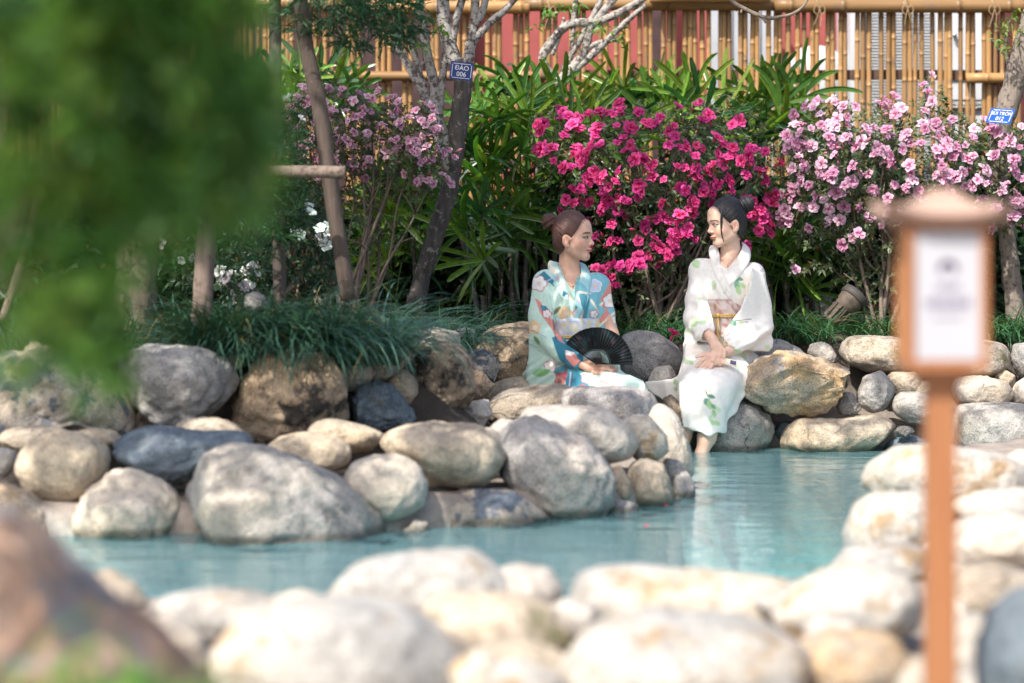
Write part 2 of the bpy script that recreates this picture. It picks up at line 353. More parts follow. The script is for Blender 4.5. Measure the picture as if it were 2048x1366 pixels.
poles = [470, 482, 493, 505, 517, 529, 541, 565, 575, 586, 608, 618, 629, 640, 652, 664, 696, 706, 718, 754, 766, 778, 809.5, 820, 864, 875.5, 917, 929, 940,
         977, 988, 999, 1030.5, 1042, 1054, 1086, 1098, 1109, 1143.5, 1155, 1166, 1200.5, 1211, 1233.5, 1245, 1258.5, 1280, 1291, 1302.5, 1325, 1337, 1348,
         1370, 1380.5, 1391, 1404, 1416, 1439.5, 1450, 1461, 1482, 1493, 1504.5, 1516.5, 1538, 1550, 1560.5, 1574, 1598, 1610, 1622.5, 1634,
         1656, 1668, 1680, 1692.5, 1716, 1728, 1741, 1763, 1774, 1785.6, 1807, 1820, 1829.7, 1842.6, 1866, 1878.5, 1890, 1902, 1925, 1936.7, 1947.6,
         1969, 1980, 1991, 2003, 2026.5, 2038, 2062, 2074, 2086]
x = 452
while x > -40:
    poles += [x, x - 11.5, x - 23]; x -= 46
bvars = [bamboo_mesh(2.25, r, 100 + i) for i, r in enumerate([.0158, .0172, .0148, .0165, .0142, .0178, .0158, .0150])]
for i, px in enumerate(poles):
    o = link('bamboo_pole', bvars[rng.randrange(8)], fence)
    o.location = Vector((P(px, 0, FD).x, rng.uniform(-.004, .004), rng.uniform(.0, .05))); o.rotation_euler = (rng.uniform(-.004, .004), rng.uniform(-.006, .006), rng.uniform(0, 6.28))
def rail(name, px0, px1, py, d, r, seed, mat=None):
    a, bb = P(px0, py, d), P(px1, py, d); ln = (bb - a).length
    o = link(name, bamboo_mesh(ln, r, seed, False, 14), fence); o.location = a - Vector(fence.location); o.rotation_euler = (0, math.radians(90), 0); return o
rail('rail', -60, 700, 7, FD - .068, .040, 1); rail('rail', 690, 1060, 14, FD - .07, .042, 2); rail('rail', 1048, 1560, 9, FD - .065, .043, 3)
rail('rail', 1548, 2110, 11, FD - .07, .044, 4); rail('rail', -60, 2110, -18, FD + .07, .035, 5)
rail('rail', 480, 1128, 151, FD - .055, .030, 6); rail('rail', 1932, 2110, 156, FD - .06, .032, 7)
rail('rail', 1300, 1540, -4, FD - .15, .03, 12)
rail('rail', -60, 1060, 541, FD - .06, .034, 8); rail('rail', 1050, 2110, 538, FD - .06, .034, 9)
bd = MB(); p0, p1 = P(1120, 150, FD + .045), P(2110, 150, FD + .045)
bd.box(((p0.x + p1.x) / 2, FD + .045, p0.z), (p1.x - p0.x, .03, .062)); bd.build('cross_board', plain('dark board', (.10, .06, .045), .8, .3, 12), fence, False)
for px, py in ((1637, 12), (1813, 12), (1986, 12), (958, 152), (1100, 14), (760, 14)):
    t = MB(); c0 = P(px, py, FD - .075); q = random.Random(px)
    ring = [c0 + Vector((.012 * math.sin(k * 1.0), .055 * math.cos(k * math.pi / 6) + .01, .052 * math.sin(k * math.pi / 6))) for k in range(13)]
    t.tube(ring, .005, 5, False)
    for s in (-1, 1):
        e = [c0 + Vector((0, -.05, -.02)), c0 + Vector((s * .022, -.052, .0)), c0 + Vector((s * .034, -.05, -.035)), c0 + Vector((s * .012, -.048, -.06))]
        t.tube([Vector(k) for k in smooth_line(e, 4)], .0035, 5)
        e = [c0 + Vector((0, -.05, -.02)), c0 + Vector((s * .012, -.05, -.07)), c0 + Vector((s * q.uniform(.0, .04), -.045, -.11 - q.uniform(0, .05)))]
        t.tube([Vector(k) for k in smooth_line(e, 4)], .003, 5)
    t.build('rope_tie', M['rope'], fence)

# ------------------------------------------------------------------ what stands behind the fence
WD = 16.6
M['red_wall'] = plain('red render', (.30, .075, .07), .85, .12, 6, 0, .1)
rw = MB(); rw.box((0, WD + .1, 1.9), (16, .2, 3.6)); o = rw.build('red_wall', M['red_wall'], None, False, org=(0, WD + .1, .1))
tag(o, 'dark red rendered wall showing between the fence canes', 'wall')
M['dark_board'] = plain('dark maroon board', (.055, .03, .032), .7, .3, 10)
db = empty('board_screen', (P(600, 0, 16.3).x, 16.3, .2), 'dark maroon board screen behind the left end of the bamboo fence', 'screen')
for i, px in enumerate(range(-40, 850, 74)):
    bb = MB(); bb.box((P(px + 37, 0, 16.3).x, 16.3, 1.5), (.238, .03, 2.9)); bb.build('board', M['dark_board'], db, False)
bb = MB(); bb.box((P(1314, 0, 16.3).x, 16.3, 1.6), (.07, .07, 3.0)); o = bb.build('dark_post', M['dark_board'], None, False, org=(P(1314, 0, 16.3).x, 16.3, .1)); tag(o, 'dark maroon square post between red wall panels', 'post')
M['white_panel'] = plain('white painted sheet', (.38, .40, .43), .5, .1, 5); M['white_metal'] = plain('white enamel', (.50, .52, .54), .4, .08, 4, 0, 0, .5)
wp = empty('white_screen', (P(1480, 0, 16.1).x, 16.1, .2), 'white corrugated sheet screen behind the fence above the palms', 'screen')
for i, px in enumerate(range(1422, 1546, 14)):
    bb = MB(); bb.box((P(px + 7, 0, 16.1 + .012 * (i % 2)).x, 16.1 + .02 * (i % 2), 1.5), (.046, .02, 2.9)); bb.build('panel', M['white_panel'], wp, False)
ac = empty('condensing_unit', (P(1840, 0, 16.2).x, 16.2, .45), 'white outdoor condensing unit with louvred grille behind the fence', 'machine')
def bx(px0, px1, py0, py1, d0, d1):
    a, c = P(px0, py1, d0), P(px1, py0, d0); return ((a.x + c.x) / 2, (d0 + d1) / 2, (a.z + c.z) / 2), (c.x - a.x, d1 - d0, c.z - a.z)
q = MB(); q.box(*bx(1700, 1728, -60, 640, 15.85, 16.5)); q.box(*bx(1872, 1968, -60, 640, 15.85, 16.5)); q.box(*bx(1728, 1872, 345, 640, 15.86, 16.5)); q.build('cabinet', M['white_metal'], ac, False)
q = MB(); q.box(*bx(1728, 1872, -60, 345, 16.2, 16.5)); q.build('coil', plain('dark green coil', (.05, .10, .085), .5, .3, 40), ac, False)
sl = None
for i in range(66):
    py = -55 + i * 6.1
    if sl is None:
        k = MB(); c0, s0 = bx(1727, 1873, 0, 2.6, 15.88, 15.92); k.box((0, 0, 0), s0, Matrix.Rotation(.5, 4, 'X').to_3x3()); sl = mesh('louvre_slat', k.V, k.F, M['white_metal'], False)
    o = link('louvre_slat', sl, ac); c0, s0 = bx(1727, 1873, py, py + 2.6, 15.88, 15.92); o.location = Vector(c0) - Vector(ac.location)
for px in (1754, 1797, 1836): 
    q = MB(); q.box(*bx(px, px + 3, -60, 345, 15.93, 15.95)); q.build('grille_bar', M['white_metal'], ac, False)
q = MB(); q.tube([P(1800 + 62 * math.cos(t), 60 + 62 * math.sin(t), 15.97) for t in np.linspace(0, 6.283, 25)], .03, 6, False); q.build('fan_ring', M['white_metal'], ac)
for py in (155,):
    q = MB(); q.box(*bx(1898, 1968, py, py + 3, 15.83, 15.85)); q.build('seam', plain('grey seam', (.25, .26, .27), .6), ac, False)
q = MB(); q.tube([P(1909, 70, 15.84), P(1909, 70, 15.80)], .014, 12); q.build('lock', plain('steel', (.5, .5, .5), .3, .1, 10, .8), ac)
q = MB(); q.box(*bx(1902, 1966, 199, 218, 15.82, 15.845)); q.build('name_plate', plain('black plate', (.012, .02, .018), .4, .1), ac, False)
M['ink_white'] = plain('white lettering', (.8, .8, .8), .6, .02)
def text_unused(body, size, loc, mat, parent, name='lettering', rot=(math.pi / 2, 0, 0), bold=.0, extr=.0006):
    cu = bpy.data.curves.new(name, 'FONT'); cu.body = body; cu.size = size; cu.align_x = 'CENTER'; cu.align_y = 'CENTER'; cu.extrude = extr; cu.offset = bold
    cu.materials.append(mat); o = bpy.data.objects.new(name, cu); COL.objects.link(o); o.rotation_euler = rot; o.parent = parent; o.location = loc; return o
ACTXT = [('Copeland Scroll', .036, 205), ('Outdoor Condensing Unit', .020, 213)]
tk = MB(); c0 = P(1632, 260, 16.15)
tk.lathe([(.0, .0), (.2, .0), (.21, .3), (.205, .42), (.17, .50), (.10, .55), (.0, .57)], 22, c0); tk.lathe([(.06, -.9), (.06, .0)], 10, c0)
o = tk.build('round_tank', M['white_metal'], None, org=c0 - Vector((0, 0, .9))); tag(o, 'rounded white tank behind the fence beside the louvred unit', 'tank')
o = MB(); o.box((P(2030, 0, 16.3).x, 16.3, 1.6), (.35, .05, 3)); o = o.build('oxblood_wall', plain('dark oxblood panel', (.10, .025, .025), .7), None, False, org=(P(2030, 0, 16.3).x, 16.3, .1)); tag(o, 'dark oxblood wall panel behind the far right end of the fence', 'wall')
# ------------------------------------------------------------------ boulders
bm = bmesh.new(); bmesh.ops.create_icosphere(bm, subdivisions=5, radius=1.0)
ICO_V = np.array([v.co[:] for v in bm.verts]); ICO_F = np.array([[v.index for v in f.verts] for f in bm.faces]); bm.free()
def vnoise(Pn, scale, seed, octv=3):
    off = Vector((seed * 3.17 % 50, seed * 7.31 % 50, seed * 1.93 % 50))
    return np.array([mnoise.fractal(Vector(p) * scale + off, .9, 2.0, octv) for p in Pn])
rock_count = 0
def rock(pts, d, mat, parent=None, name='boulder', depth=None, ang=0.0, rough=1.0, label=None, cat=None, group=None, flat=.76, smooth=1.7):
    global rock_count; rock_count += 1; seed = rock_count
    A = np.array([((p[0] - 1024) * d / FPX, CAMH - (p[1] - HZ) * d / FPX) for p in pts]); B = np.roll(A, -1, 0)
    cr = A[:, 0] * B[:, 1] - B[:, 0] * A[:, 1]; ar = cr.sum() / 2; c = ((A + B) * cr[:, None]).sum(0) / (6 * ar)
    th = np.linspace(-math.pi, math.pi, 121)[:-1]; r = np.zeros(120)
    for i, t in enumerate(th):
        dx, dz = math.cos(t), math.sin(t); best = 0
        for (ax, az), (bx_, bz) in zip(A - c, B - c):
            ex, ez = bx_ - ax, bz - az; den = dx * ez - dz * ex
            if abs(den) < 1e-12: continue
            s = (ax * ez - az * ex) / den; u = (ax * dz - az * dx) / den
            if s > 0 and -1e-6 <= u <= 1 + 1e-6: best = max(best, s)
        r[i] = best
    k = np.exp(-.5 * (np.arange(-9, 10) / smooth) ** 2); k /= k.sum()
    r = np.convolve(np.concatenate([r[-9:], r, r[:9]]), k, 'valid') * 1.055; ang = min(1.0, ang + .28); rough = rough * 1.25
    w, h = np.ptp(A[:, 0]), np.ptp(A[:, 1]); Dp = depth if depth else .55 * math.sqrt(w * h)
    n = ICO_V; mm = np.hypot(n[:, 0], n[:, 2]); tt = np.arctan2(n[:, 2], n[:, 0])
    rr = np.interp(tt, np.append(th, math.pi), np.append(r, r[0]))
    q = random.Random(seed)
    X = rr * mm ** flat * np.cos(tt); Z = rr * mm ** flat * np.sin(tt); Y = Dp * np.sign(n[:, 1]) * np.abs(n[:, 1]) ** .9
    V = np.stack([X, Y, Z], 1); size = math.sqrt(w * h) / 2
    if ang:
        for _ in range(int(5 + ang * 6)):
            nn = np.array([q.gauss(0, 1), -abs(q.gauss(0, 1)) if q.random() < .8 else q.gauss(0, 1), q.gauss(0, 1)]); nn /= np.linalg.norm(nn)
            dp = V @ nn; hh = dp.max() * q.uniform(.72, .90); ex = np.maximum(dp - hh, 0)
            V = V - ex[:, None] * nn * .88 * ang
    n1 = vnoise(n, 1.3, seed, 2); n2 = vnoise(n, 4.5, seed + 50, 4)
    face = .45 + .55 * np.abs(n[:, 1])            # relief mostly on the faces, outline kept
    V = V * (1 + (.075 * rough * n1 * face + .030 * rough * (1 + ang) * n2)[:, None])
    me = mesh(name, V, ICO_F, M[mat], True); o = link(name, me); o.location = (c[0], d, c[1])
    if parent is not None: under(o, parent)
    tag(o, label, cat, group)
    return o
def wallgroup(name, px, py, d, label):
    return empty(name, P(px, py, d), label, 'rock wall')
# --- right bank
rb = wallgroup('boulder_wall', 1720, 905, 11.6, 'grey and tan boulder wall along the far right bank under the pale azalea')
for args in [
    ([(1482,770),(1500,735),(1545,707),(1590,705),(1640,722),(1720,745),(1738,752),(1725,775),(1700,790),(1660,815),(1620,830),(1570,825),(1510,808),(1485,790)], 11.5, 'r_ochre', .7, 1.3),
    ([(1395,870),(1420,815),(1460,795),(1500,800),(1535,825),(1548,860),(1540,890),(1500,925),(1400,925)], 11.5, 'r_grey', .2, 1),
    ([(1560,895),(1575,860),(1600,838),(1680,840),(1750,832),(1780,840),(1790,860),(1770,880),(1740,905),(1700,925),(1600,925),(1565,908)], 11.45, 'r_tan', .2, 1),
    ([(1550,860),(1562,842),(1590,845),(1597,858),(1570,880),(1553,875)], 11.6, 'r_blue', .3, 1),
    ([(1714,790),(1730,755),(1760,742),(1785,760),(1790,790),(1775,815),(1745,826),(1722,812)], 11.55, 'r_grey', .3, .8),
    ([(1672,810),(1690,785),(1705,787),(1722,815),(1710,830),(1680,828)], 11.55, 'r_grey', .5, 1),
    ([(1785,805),(1800,787),(1830,785),(1870,795),(1885,830),(1850,850),(1815,845),(1790,825)], 11.5, 'r_grey', .1, .8),
    ([(1762,905),(1790,876),(1820,870),(1850,880),(1890,925),(1765,925)], 11.4, 'r_blue', .2, 1),
    ([(1900,850),(1915,815),(1960,808),(2048,812),(2090,840),(2090,890),(2040,925),(1950,925),(1910,895)], 11.45, 'r_grey', .1, .8),
    ([(1672,700),(1690,678),(1720,672),(1800,676),(1850,690),(1850,730),(1790,745),(1740,742),(1690,725)], 11.8, 'r_moss', .1, 1),
    ([(1860,705),(1890,686),(1985,682),(2010,690),(2018,715),(2010,740),(1985,752),(1880,748)], 11.8, 'r_moss', .1, .8),
    ([(2022,720),(2030,690),(2060,685),(2090,700),(2090,740),(2040,755)], 11.8, 'r_grey', 0, .8),
    ([(1615,705),(1622,688),(1642,684),(1662,692),(1672,712),(1668,728),(1630,725)], 11.85, 'r_pale', 0, .8),
    ([(1500,700),(1530,680),(1560,680),(1600,695),(1620,715),(1600,740),(1500,730)], 11.9, 'r_grey', .1, 1),
    ([(1905,775),(1920,755),(1970,750),(2010,765),(2030,790),(2020,808),(1950,812),(1910,800)], 11.6, 'r_pale', .1, 1),
    ([(2022,790),(2035,765),(2060,755),(2090,770),(2090,815),(2030,812)], 11.6, 'r_pale', .1, .8),
    ([(1770,762),(1785,745),(1830,745),(1850,760),(1840,790),(1790,788)], 11.68, 'r_tan', .1, 1),
    ([(1815,785),(1835,762),(1880,765),(1900,785),(1890,800),(1830,800)], 11.66, 'r_tan', .1, 1),
    ([(1440,808),(1455,785),(1480,775),(1500,800),(1470,825)], 11.65, 'r_brown', .1, 1),
    ([(1785,870),(1798,854),(1822,850),(1828,862),(1812,876)], 11.3, 'r_dark', .8, 1.6),
    ([(1990,750),(2005,735),(2030,750),(2030,775),(2000,775)], 11.75, 'r_tan', .1, 1)]:
    rock(args[0], args[1], args[2], rb, ang=args[3], rough=args[4])
# --- boulders the women sit among
mb_ = wallgroup('boulder_heap', 1150, 850, 11.2, 'tan and stained boulders heaped around the seated women')
for args in [
    ([(1235,710),(1245,675),(1275,663),(1320,668),(1355,690),(1365,725),(1345,765),(1290,775),(1245,755)], 11.85, 'r_grey', .1, .9),
    ([(1298,758),(1310,735),(1340,732),(1352,750),(1345,775),(1300,775)], 11.6, 'r_pale', .1, .9),
    ([(935,700),(970,665),(1010,650),(1055,648),(1085,660),(1100,720),(1090,775),(1010,780),(985,755),(950,725)], 11.85, 'r_stain', .2, 1),
    ([(930,705),(965,697),(990,715),(998,735),(985,765),(960,775),(935,750)], 11.1, 'r_two', .6, 1),
    ([(940,740),(965,745),(988,770),(970,805),(945,795)], 10.9, 'r_brown', .6, 1),
    ([(968,800),(985,775),(1010,760),(1060,755),(1110,760),(1200,772),(1270,780),(1290,810),(1180,830),(990,820)], 11.5, 'r_tan', 0, .8),
    ([(970,835),(985,800),(1010,783),(1080,770),(1130,770),(1160,785),(1150,810),(1080,840),(1000,848)], 10.4, 'r_tan', 0, .8),
    ([(1110,815),(1130,785),(1160,775),(1260,775),(1310,790),(1335,825),(1315,860),(1200,860),(1120,845)], 10.2, 'r_lilac', .2, 1),
    ([(905,838),(940,805),(975,800),(985,825),(965,855),(915,855)], 10.2, 'r_pale', .3, 1),
    ([(850,855),(880,825),(920,832),(935,855),(890,870)], 10.1, 'r_dark', .4, 1),
    ([(1290,800),(1310,770),(1350,775),(1372,810),(1370,870),(1320,880)], 11.75, 'r_grey', .1, 1),
    ([(1325,800),(1345,790),(1365,810),(1370,850),(1340,860)], 11.35, 'r_brown', .2, 1),
    ([(1400,800),(1430,770),(1500,765),(1520,800),(1480,830),(1410,830)], 11.8, 'r_grey', .1, 1)]:
    rock(args[0], args[1], args[2], mb_, ang=args[3], rough=args[4])
rock([(908,662),(930,655),(953,660),(952,675),(930,687),(912,675)], 11.6, 'r_grey', None, 'stone', ang=.4, label='small grey speckled stone perched beside the mondo grass', cat='stone')
# --- left bank, upper tier
lb = wallgroup('boulder_wall', 450, 860, 9.6, 'dark stained upper boulder wall under the mondo grass')
for args in [
    ([(825,770),(830,720),(860,695),(910,690),(935,710),(945,760),(952,795),(925,825),(880,838),(835,825)], 9.95, 'r_stain', .6, 1.2),
    ([(810,695),(830,665),(870,655),(915,665),(920,695),(850,710)], 10.35, 'r_moss', .1, 1),
    ([(690,710),(715,690),(780,686),(812,700),(818,725),(790,750),(750,765),(710,735)], 9.8, 'r_pale', .2, .8),
    ([(668,735),(680,708),(710,703),(740,725),(745,755),(725,778),(690,782),(670,765)], 9.7, 'r_pale', .1, .8),
    ([(765,795),(780,755),(810,735),(830,760),(838,790),(815,820),(780,815)], 9.8, 'r_tan', .2, .9),
    ([(695,825),(705,785),(740,765),(775,770),(800,790),(832,825),(815,850),(760,860),(700,855)], 9.6, 'r_blue', .9, 1.4),
    ([(470,825),(490,760),(520,715),(560,702),(640,702),(680,730),(692,780),(688,830),(650,865),(560,885),(480,865)], 9.5, 'r_stain', .4, 1.2),
    ([(230,760),(255,710),(300,693),(400,697),(445,720),(470,755),(455,800),(400,840),(330,855),(270,825)], 9.35, 'r_grey', .5, 1),
    ([(445,718),(455,705),(475,706),(482,722),(470,740),(450,734)], 9.5, 'r_tan', .1, 1),
    ([(-60,800),(0,720),(60,695),(150,715),(230,770),(275,830),(270,860),(150,875),(-60,885)], 9.2, 'r_two', .9, 1.4),
    ([(345,858),(370,838),(430,836),(470,848),(492,872),(400,880),(350,875)], 9.0, 'r_tan', .1, 1),
    ([(690,800),(705,780),(722,795),(715,825),(695,830)], 9.75, 'r_dark', .4, 1)]:
    rock(args[0], args[1], args[2], lb, ang=args[3], rough=args[4])
# --- spit, lower tier at the water
sp_ = wallgroup('boulder_wall', 700, 1060, 8.6, 'rounded pale boulder wall at the near water edge in front of the women')
for args in [
    ([(-10,880),(20,858),(90,850),(135,862),(140,890),(40,905)], 8.8, 'r_tan', 0, .8),
    ([(30,940),(55,890),(110,865),(170,870),(215,900),(210,950),(180,995),(120,1012),(60,990)], 8.5, 'r_tan', 0, .8),
    ([(140,870),(180,857),(230,862),(245,885),(200,905)], 8.8, 'r_tan', 0, .8),
    ([(215,905),(250,870),(310,855),(370,862),(420,868),(480,862),(515,875),(523,905),(450,918),(390,960),(330,968),(270,945),(225,930)], 8.65, 'r_blue', .3, 1.2),
    ([(145,1045),(175,985),(235,940),(270,942),(330,970),(352,1010),(348,1060),(320,1100),(160,1100)], 8.35, 'r_pale', .3, 1),
    ([(352,1110),(358,1030),(385,965),(430,905),(470,895),(540,905),(620,930),(680,970),(740,1010),(800,1060),(760,1110),(600,1120)], 8.3, 'r_grey', .5, 1),
    ([(525,905),(560,875),(620,865),(680,880),(700,905),(690,930),(640,948),(570,932)], 8.75, 'r_tan', 0, .8),
    ([(610,865),(640,842),(670,838),(730,855),(770,870),(740,900),(690,908)], 9.0, 'r_tan', 0, .8),
    ([(685,965),(700,930),(740,912),(790,910),(835,930),(853,965),(845,1005),(815,1035),(770,1042),(710,1010)], 8.45, 'r_pale', 0, .8),
    ([(750,875),(790,855),(860,848),(950,852),(990,880),(1003,920),(995,955),(960,975),(900,980),(840,960),(790,910)], 8.75, 'r_tan', .1, .9),
    ([(990,900),(1030,850),(1070,838),(1110,850),(1180,890),(1215,930),(1228,980),(1215,1020),(1170,1050),(1100,1050),(1040,1000),(1000,950)], 8.9, 'r_lilac', .3, 1.1),
    ([(1035,850),(1060,820),(1120,812),(1200,818),(1260,850),(1275,885),(1260,915),(1200,925),(1100,895)], 9.25, 'r_pale', 0, .8),
    ([(1250,850),(1270,830),(1300,835),(1330,870),(1335,900),(1310,922),(1275,922),(1250,890)], 9.4, 'r_white', 0, .8),
    ([(1292,845),(1318,806),(1350,828),(1374,880),(1386,945),(1362,965),(1330,945),(1300,895)], 9.7, 'r_pale', .1, .9),
    ([(1255,960),(1262,930),(1290,920),(1325,930),(1340,970),(1345,1010),(1310,1030),(1270,1020)], 9.2, 'r_tan', 0, .9),
    ([(1218,945),(1240,930),(1262,965),(1258,1000),(1228,1000)], 9.1, 'r_ochre', 0, .8),
    ([(1320,935),(1335,918),(1360,922),(1374,945),(1350,965),(1330,958)], 9.5, 'r_grey', 0, .8),
    ([(1340,990),(1350,950),(1375,945),(1390,980),(1382,1025),(1345,1025)], 9.45, 'r_grey', .1, 1),
    ([(850,1030),(880,985),(960,980),(1020,985),(1060,1010),(1110,1052),(1000,1085),(860,1085)], 8.65, 'r_two', .6, 1),
    ([(805,1058),(830,1040),(855,1045),(860,1070),(825,1085)], 8.4, 'r_pale', .1, .9),
    ([(1200,1025),(1230,1000),(1270,1005),(1278,1035),(1210,1045)], 8.95, 'r_grey', 0, .9),
    ([(-40,1000),(0,965),(50,985),(100,1030),(115,1085),(-40,1095)], 8.3, 'r_ochre', .2, 1),
    ([(-30,930),(0,895),(30,905),(35,930),(10,955)], 8.6, 'r_pale', 0, .9),
    ([(975,862),(1000,838),(1030,842),(1038,862),(1005,885)], 9.15, 'r_pale', 0, .9),
    ([(900,870),(930,852),(985,858),(1000,885),(950,900)], 9.05, 'r_pale', 0, .9)]:
    rock(args[0], args[1], args[2], sp_, ang=args[3], rough=args[4])
# --- near bank
nb = wallgroup('boulder_wall', 1000, 1366, 5.2, 'sunlit cream boulder wall across the near bank at the bottom of the view')
for args in [
    ([(640,1200),(680,1150),(740,1120),(850,1105),(940,1105),(1000,1135),(1010,1190),(960,1230),(760,1240)], 5.7, 'r_white', .1, .8),
    ([(955,1175),(975,1145),(1040,1130),(1100,1140),(1125,1180),(1110,1215),(1040,1225),(970,1210)], 5.75, 'r_pale', 0, .8),
    ([(1120,1200),(1150,1150),(1250,1135),(1400,1145),(1550,1165),(1640,1190),(1560,1260),(1200,1260)], 5.6, 'r_white', .1, .8),
    ([(290,1215),(350,1190),(440,1180),(540,1195),(560,1230),(450,1280),(370,1270)], 5.4, 'r_white', 0, .8),
    ([(420,1320),(450,1260),(520,1220),(680,1200),(820,1220),(920,1290),(960,1366),(900,1450),(500,1450)], 4.8, 'r_white', 0, .8),
    ([(830,1225),(900,1190),(1020,1190),(1110,1220),(1140,1280),(1110,1330),(1030,1345),(940,1310)], 5.2, 'r_moss', .1, .8),
    ([(1110,1366),(1180,1260),(1300,1230),(1480,1240),(1600,1290),(1640,1380),(1400,1460),(1150,1450)], 4.7, 'r_white', .1, .8),
    ([(1540,1230),(1600,1170),(1700,1130),(1800,1150),(1850,1200),(1840,1260),(1700,1290),(1580,1280)], 5.3, 'r_white', .1, .8),
    ([(1580,1300),(1660,1260),(1780,1270),(1820,1330),(1780,1400),(1620,1400)], 4.8, 'r_ochre', .1, .8),
    ([(180,1150),(220,1140),(270,1170),(298,1210),(250,1220)], 5.4, 'r_tan', 0, .8),
    ([(290,1240),(340,1225),(400,1270),(430,1340),(340,1340)], 5.0, 'r_pale', 0, .8),
    ([(960,1340),(1040,1320),(1120,1350),(1130,1420),(980,1420)], 4.6, 'r_white', 0, .8),
    ([(1780,1350),(1840,1320),(1900,1350),(1910,1440),(1790,1440)], 4.75, 'r_white', 0, .8),
    ([(540,1200),(600,1180),(660,1200),(660,1250),(580,1260)], 5.3, 'r_pale', .1, .8), ([(1080,1230),(1130,1200),(1200,1215),(1190,1280),(1110,1280)], 5.3, 'r_pale', .1, .8),
    ([(1500,1200),(1560,1175),(1640,1180),(1660,1230),(1560,1250)], 5.45, 'r_white', .1, .8), ([(1600,1260),(1640,1235),(1720,1250),(1700,1300),(1620,1300)], 5.0, 'r_pale', .2, .8),
    ([(960,1290),(1050,1280),(1140,1310),(1120,1380),(980,1370)], 4.9, 'r_tan', .2, .8), ([(900,1330),(960,1300),(1010,1340),(1000,1400),(910,1400)], 4.6, 'r_white', .2, .8)]:
    rock(args[0], args[1], args[2], nb, ang=args[3], rough=args[4], name='boulder')
hb = wallgroup('boulder_heap', 1900, 1250, 6.5, 'sunlit cream boulder heap behind the lantern post at the right edge of the pool')
for args in [
    ([(1728,990),(1745,930),(1800,900),(1880,890),(1990,910),(2048,930),(2060,990),(1950,1015),(1820,1015)], 7.7, 'r_white', .1, .8),
    ([(1688,1080),(1705,1020),(1750,990),(1850,985),(1900,1020),(1900,1080),(1800,1115),(1720,1115)], 7.0, 'r_white', .1, .8),
    ([(1900,1010),(1960,985),(2060,975),(2100,1010),(2060,1050),(1940,1050)], 7.1, 'r_white', 0, .8),
    ([(1890,1080),(1930,1040),(2020,1030),(2090,1050),(2090,1120),(1990,1140),(1910,1130)], 6.5, 'r_pale', 0, .8),
    ([(1655,1155),(1690,1100),(1760,1085),(1850,1100),(1870,1140),(1800,1180),(1700,1195)], 6.4, 'r_white', 0, .8),
    ([(1890,1190),(1920,1140),(1990,1125),(2060,1150),(2080,1220),(1990,1250),(1910,1240)], 5.8, 'r_tan', 0, .8),
    ([(1850,1150),(1880,1120),(1930,1130),(1930,1180),(1870,1190)], 6.2, 'r_white', 0, .8),
    ([(1865,1300),(1890,1240),(1960,1230),(2010,1270),(2000,1350),(1900,1370)], 5.1, 'r_white', 0, .8),
    ([(1900,1400),(1920,1350),(1990,1340),(2010,1400),(1960,1450)], 4.9, 'r_white', 0, .8),
    ([(2000,920),(2040,900),(2100,910),(2100,960),(2020,960)], 7.9, 'r_pale', 0, .8), ([(1830,1110),(1870,1070),(1930,1080),(1930,1140),(1850,1150)], 6.6, 'r_white', .2, .8),
    ([(1860,1230),(1890,1190),(1940,1210),(1930,1260),(1870,1270)], 5.6, 'r_pale', .2, .8), ([(1760,1010),(1800,990),(1850,1005),(1830,1040),(1770,1040)], 7.3, 'r_pale', .2, .8), ([(1960,1060),(2010,1020),(2070,1040),(2070,1090),(1980,1100)], 6.8, 'r_white', .2, .8)]:
    rock(args[0], args[1], args[2], hb, ang=args[3], rough=args[4])
rock([(1960,1290),(1990,1220),(2048,1180),(2120,1180),(2150,1450),(1990,1470),(1965,1380)], 4.3, 'r_blue', None, 'boulder', ang=.2, label='blurred dark blue boulder in the bottom right corner', cat='boulder')
rock([(-120,1080),(0,1020),(60,1060),(130,1130),(200,1200),(290,1250),(360,1320),(430,1440),(300,1560),(-120,1560)], 3.5, 'r_rust', None, 'boulder', ang=.4, label='big blurred rust brown boulder in the bottom left corner', cat='boulder')
rock([(487,615),(492,590),(510,583),(528,592),(535,615),(510,628)], 9.9, 'r_grey', None, 'stone', label='rounded blue grey stone half sunk in the mondo grass', cat='stone')
for pts, d, lab in [([(865,590),(880,585),(940,586),(968,600),(965,640),(870,645)], 13.6, 'flat pale stone slab on the soil left of the teal kimono'),
               ([(960,620),(985,600),(1020,598),(1035,640),(970,645)], 13.9, 'pale stone slab behind the dark palm stems'),
               ([(1580,650),(1590,600),(1640,588),(1700,592),(1740,610),(1745,650)], 13.4, 'broad grey stone slab behind the garden spotlight')]:
    rock(pts, d, 'r_pale', None, 'stone_slab', ang=.5, label=lab, cat='stone', smooth=1.2)
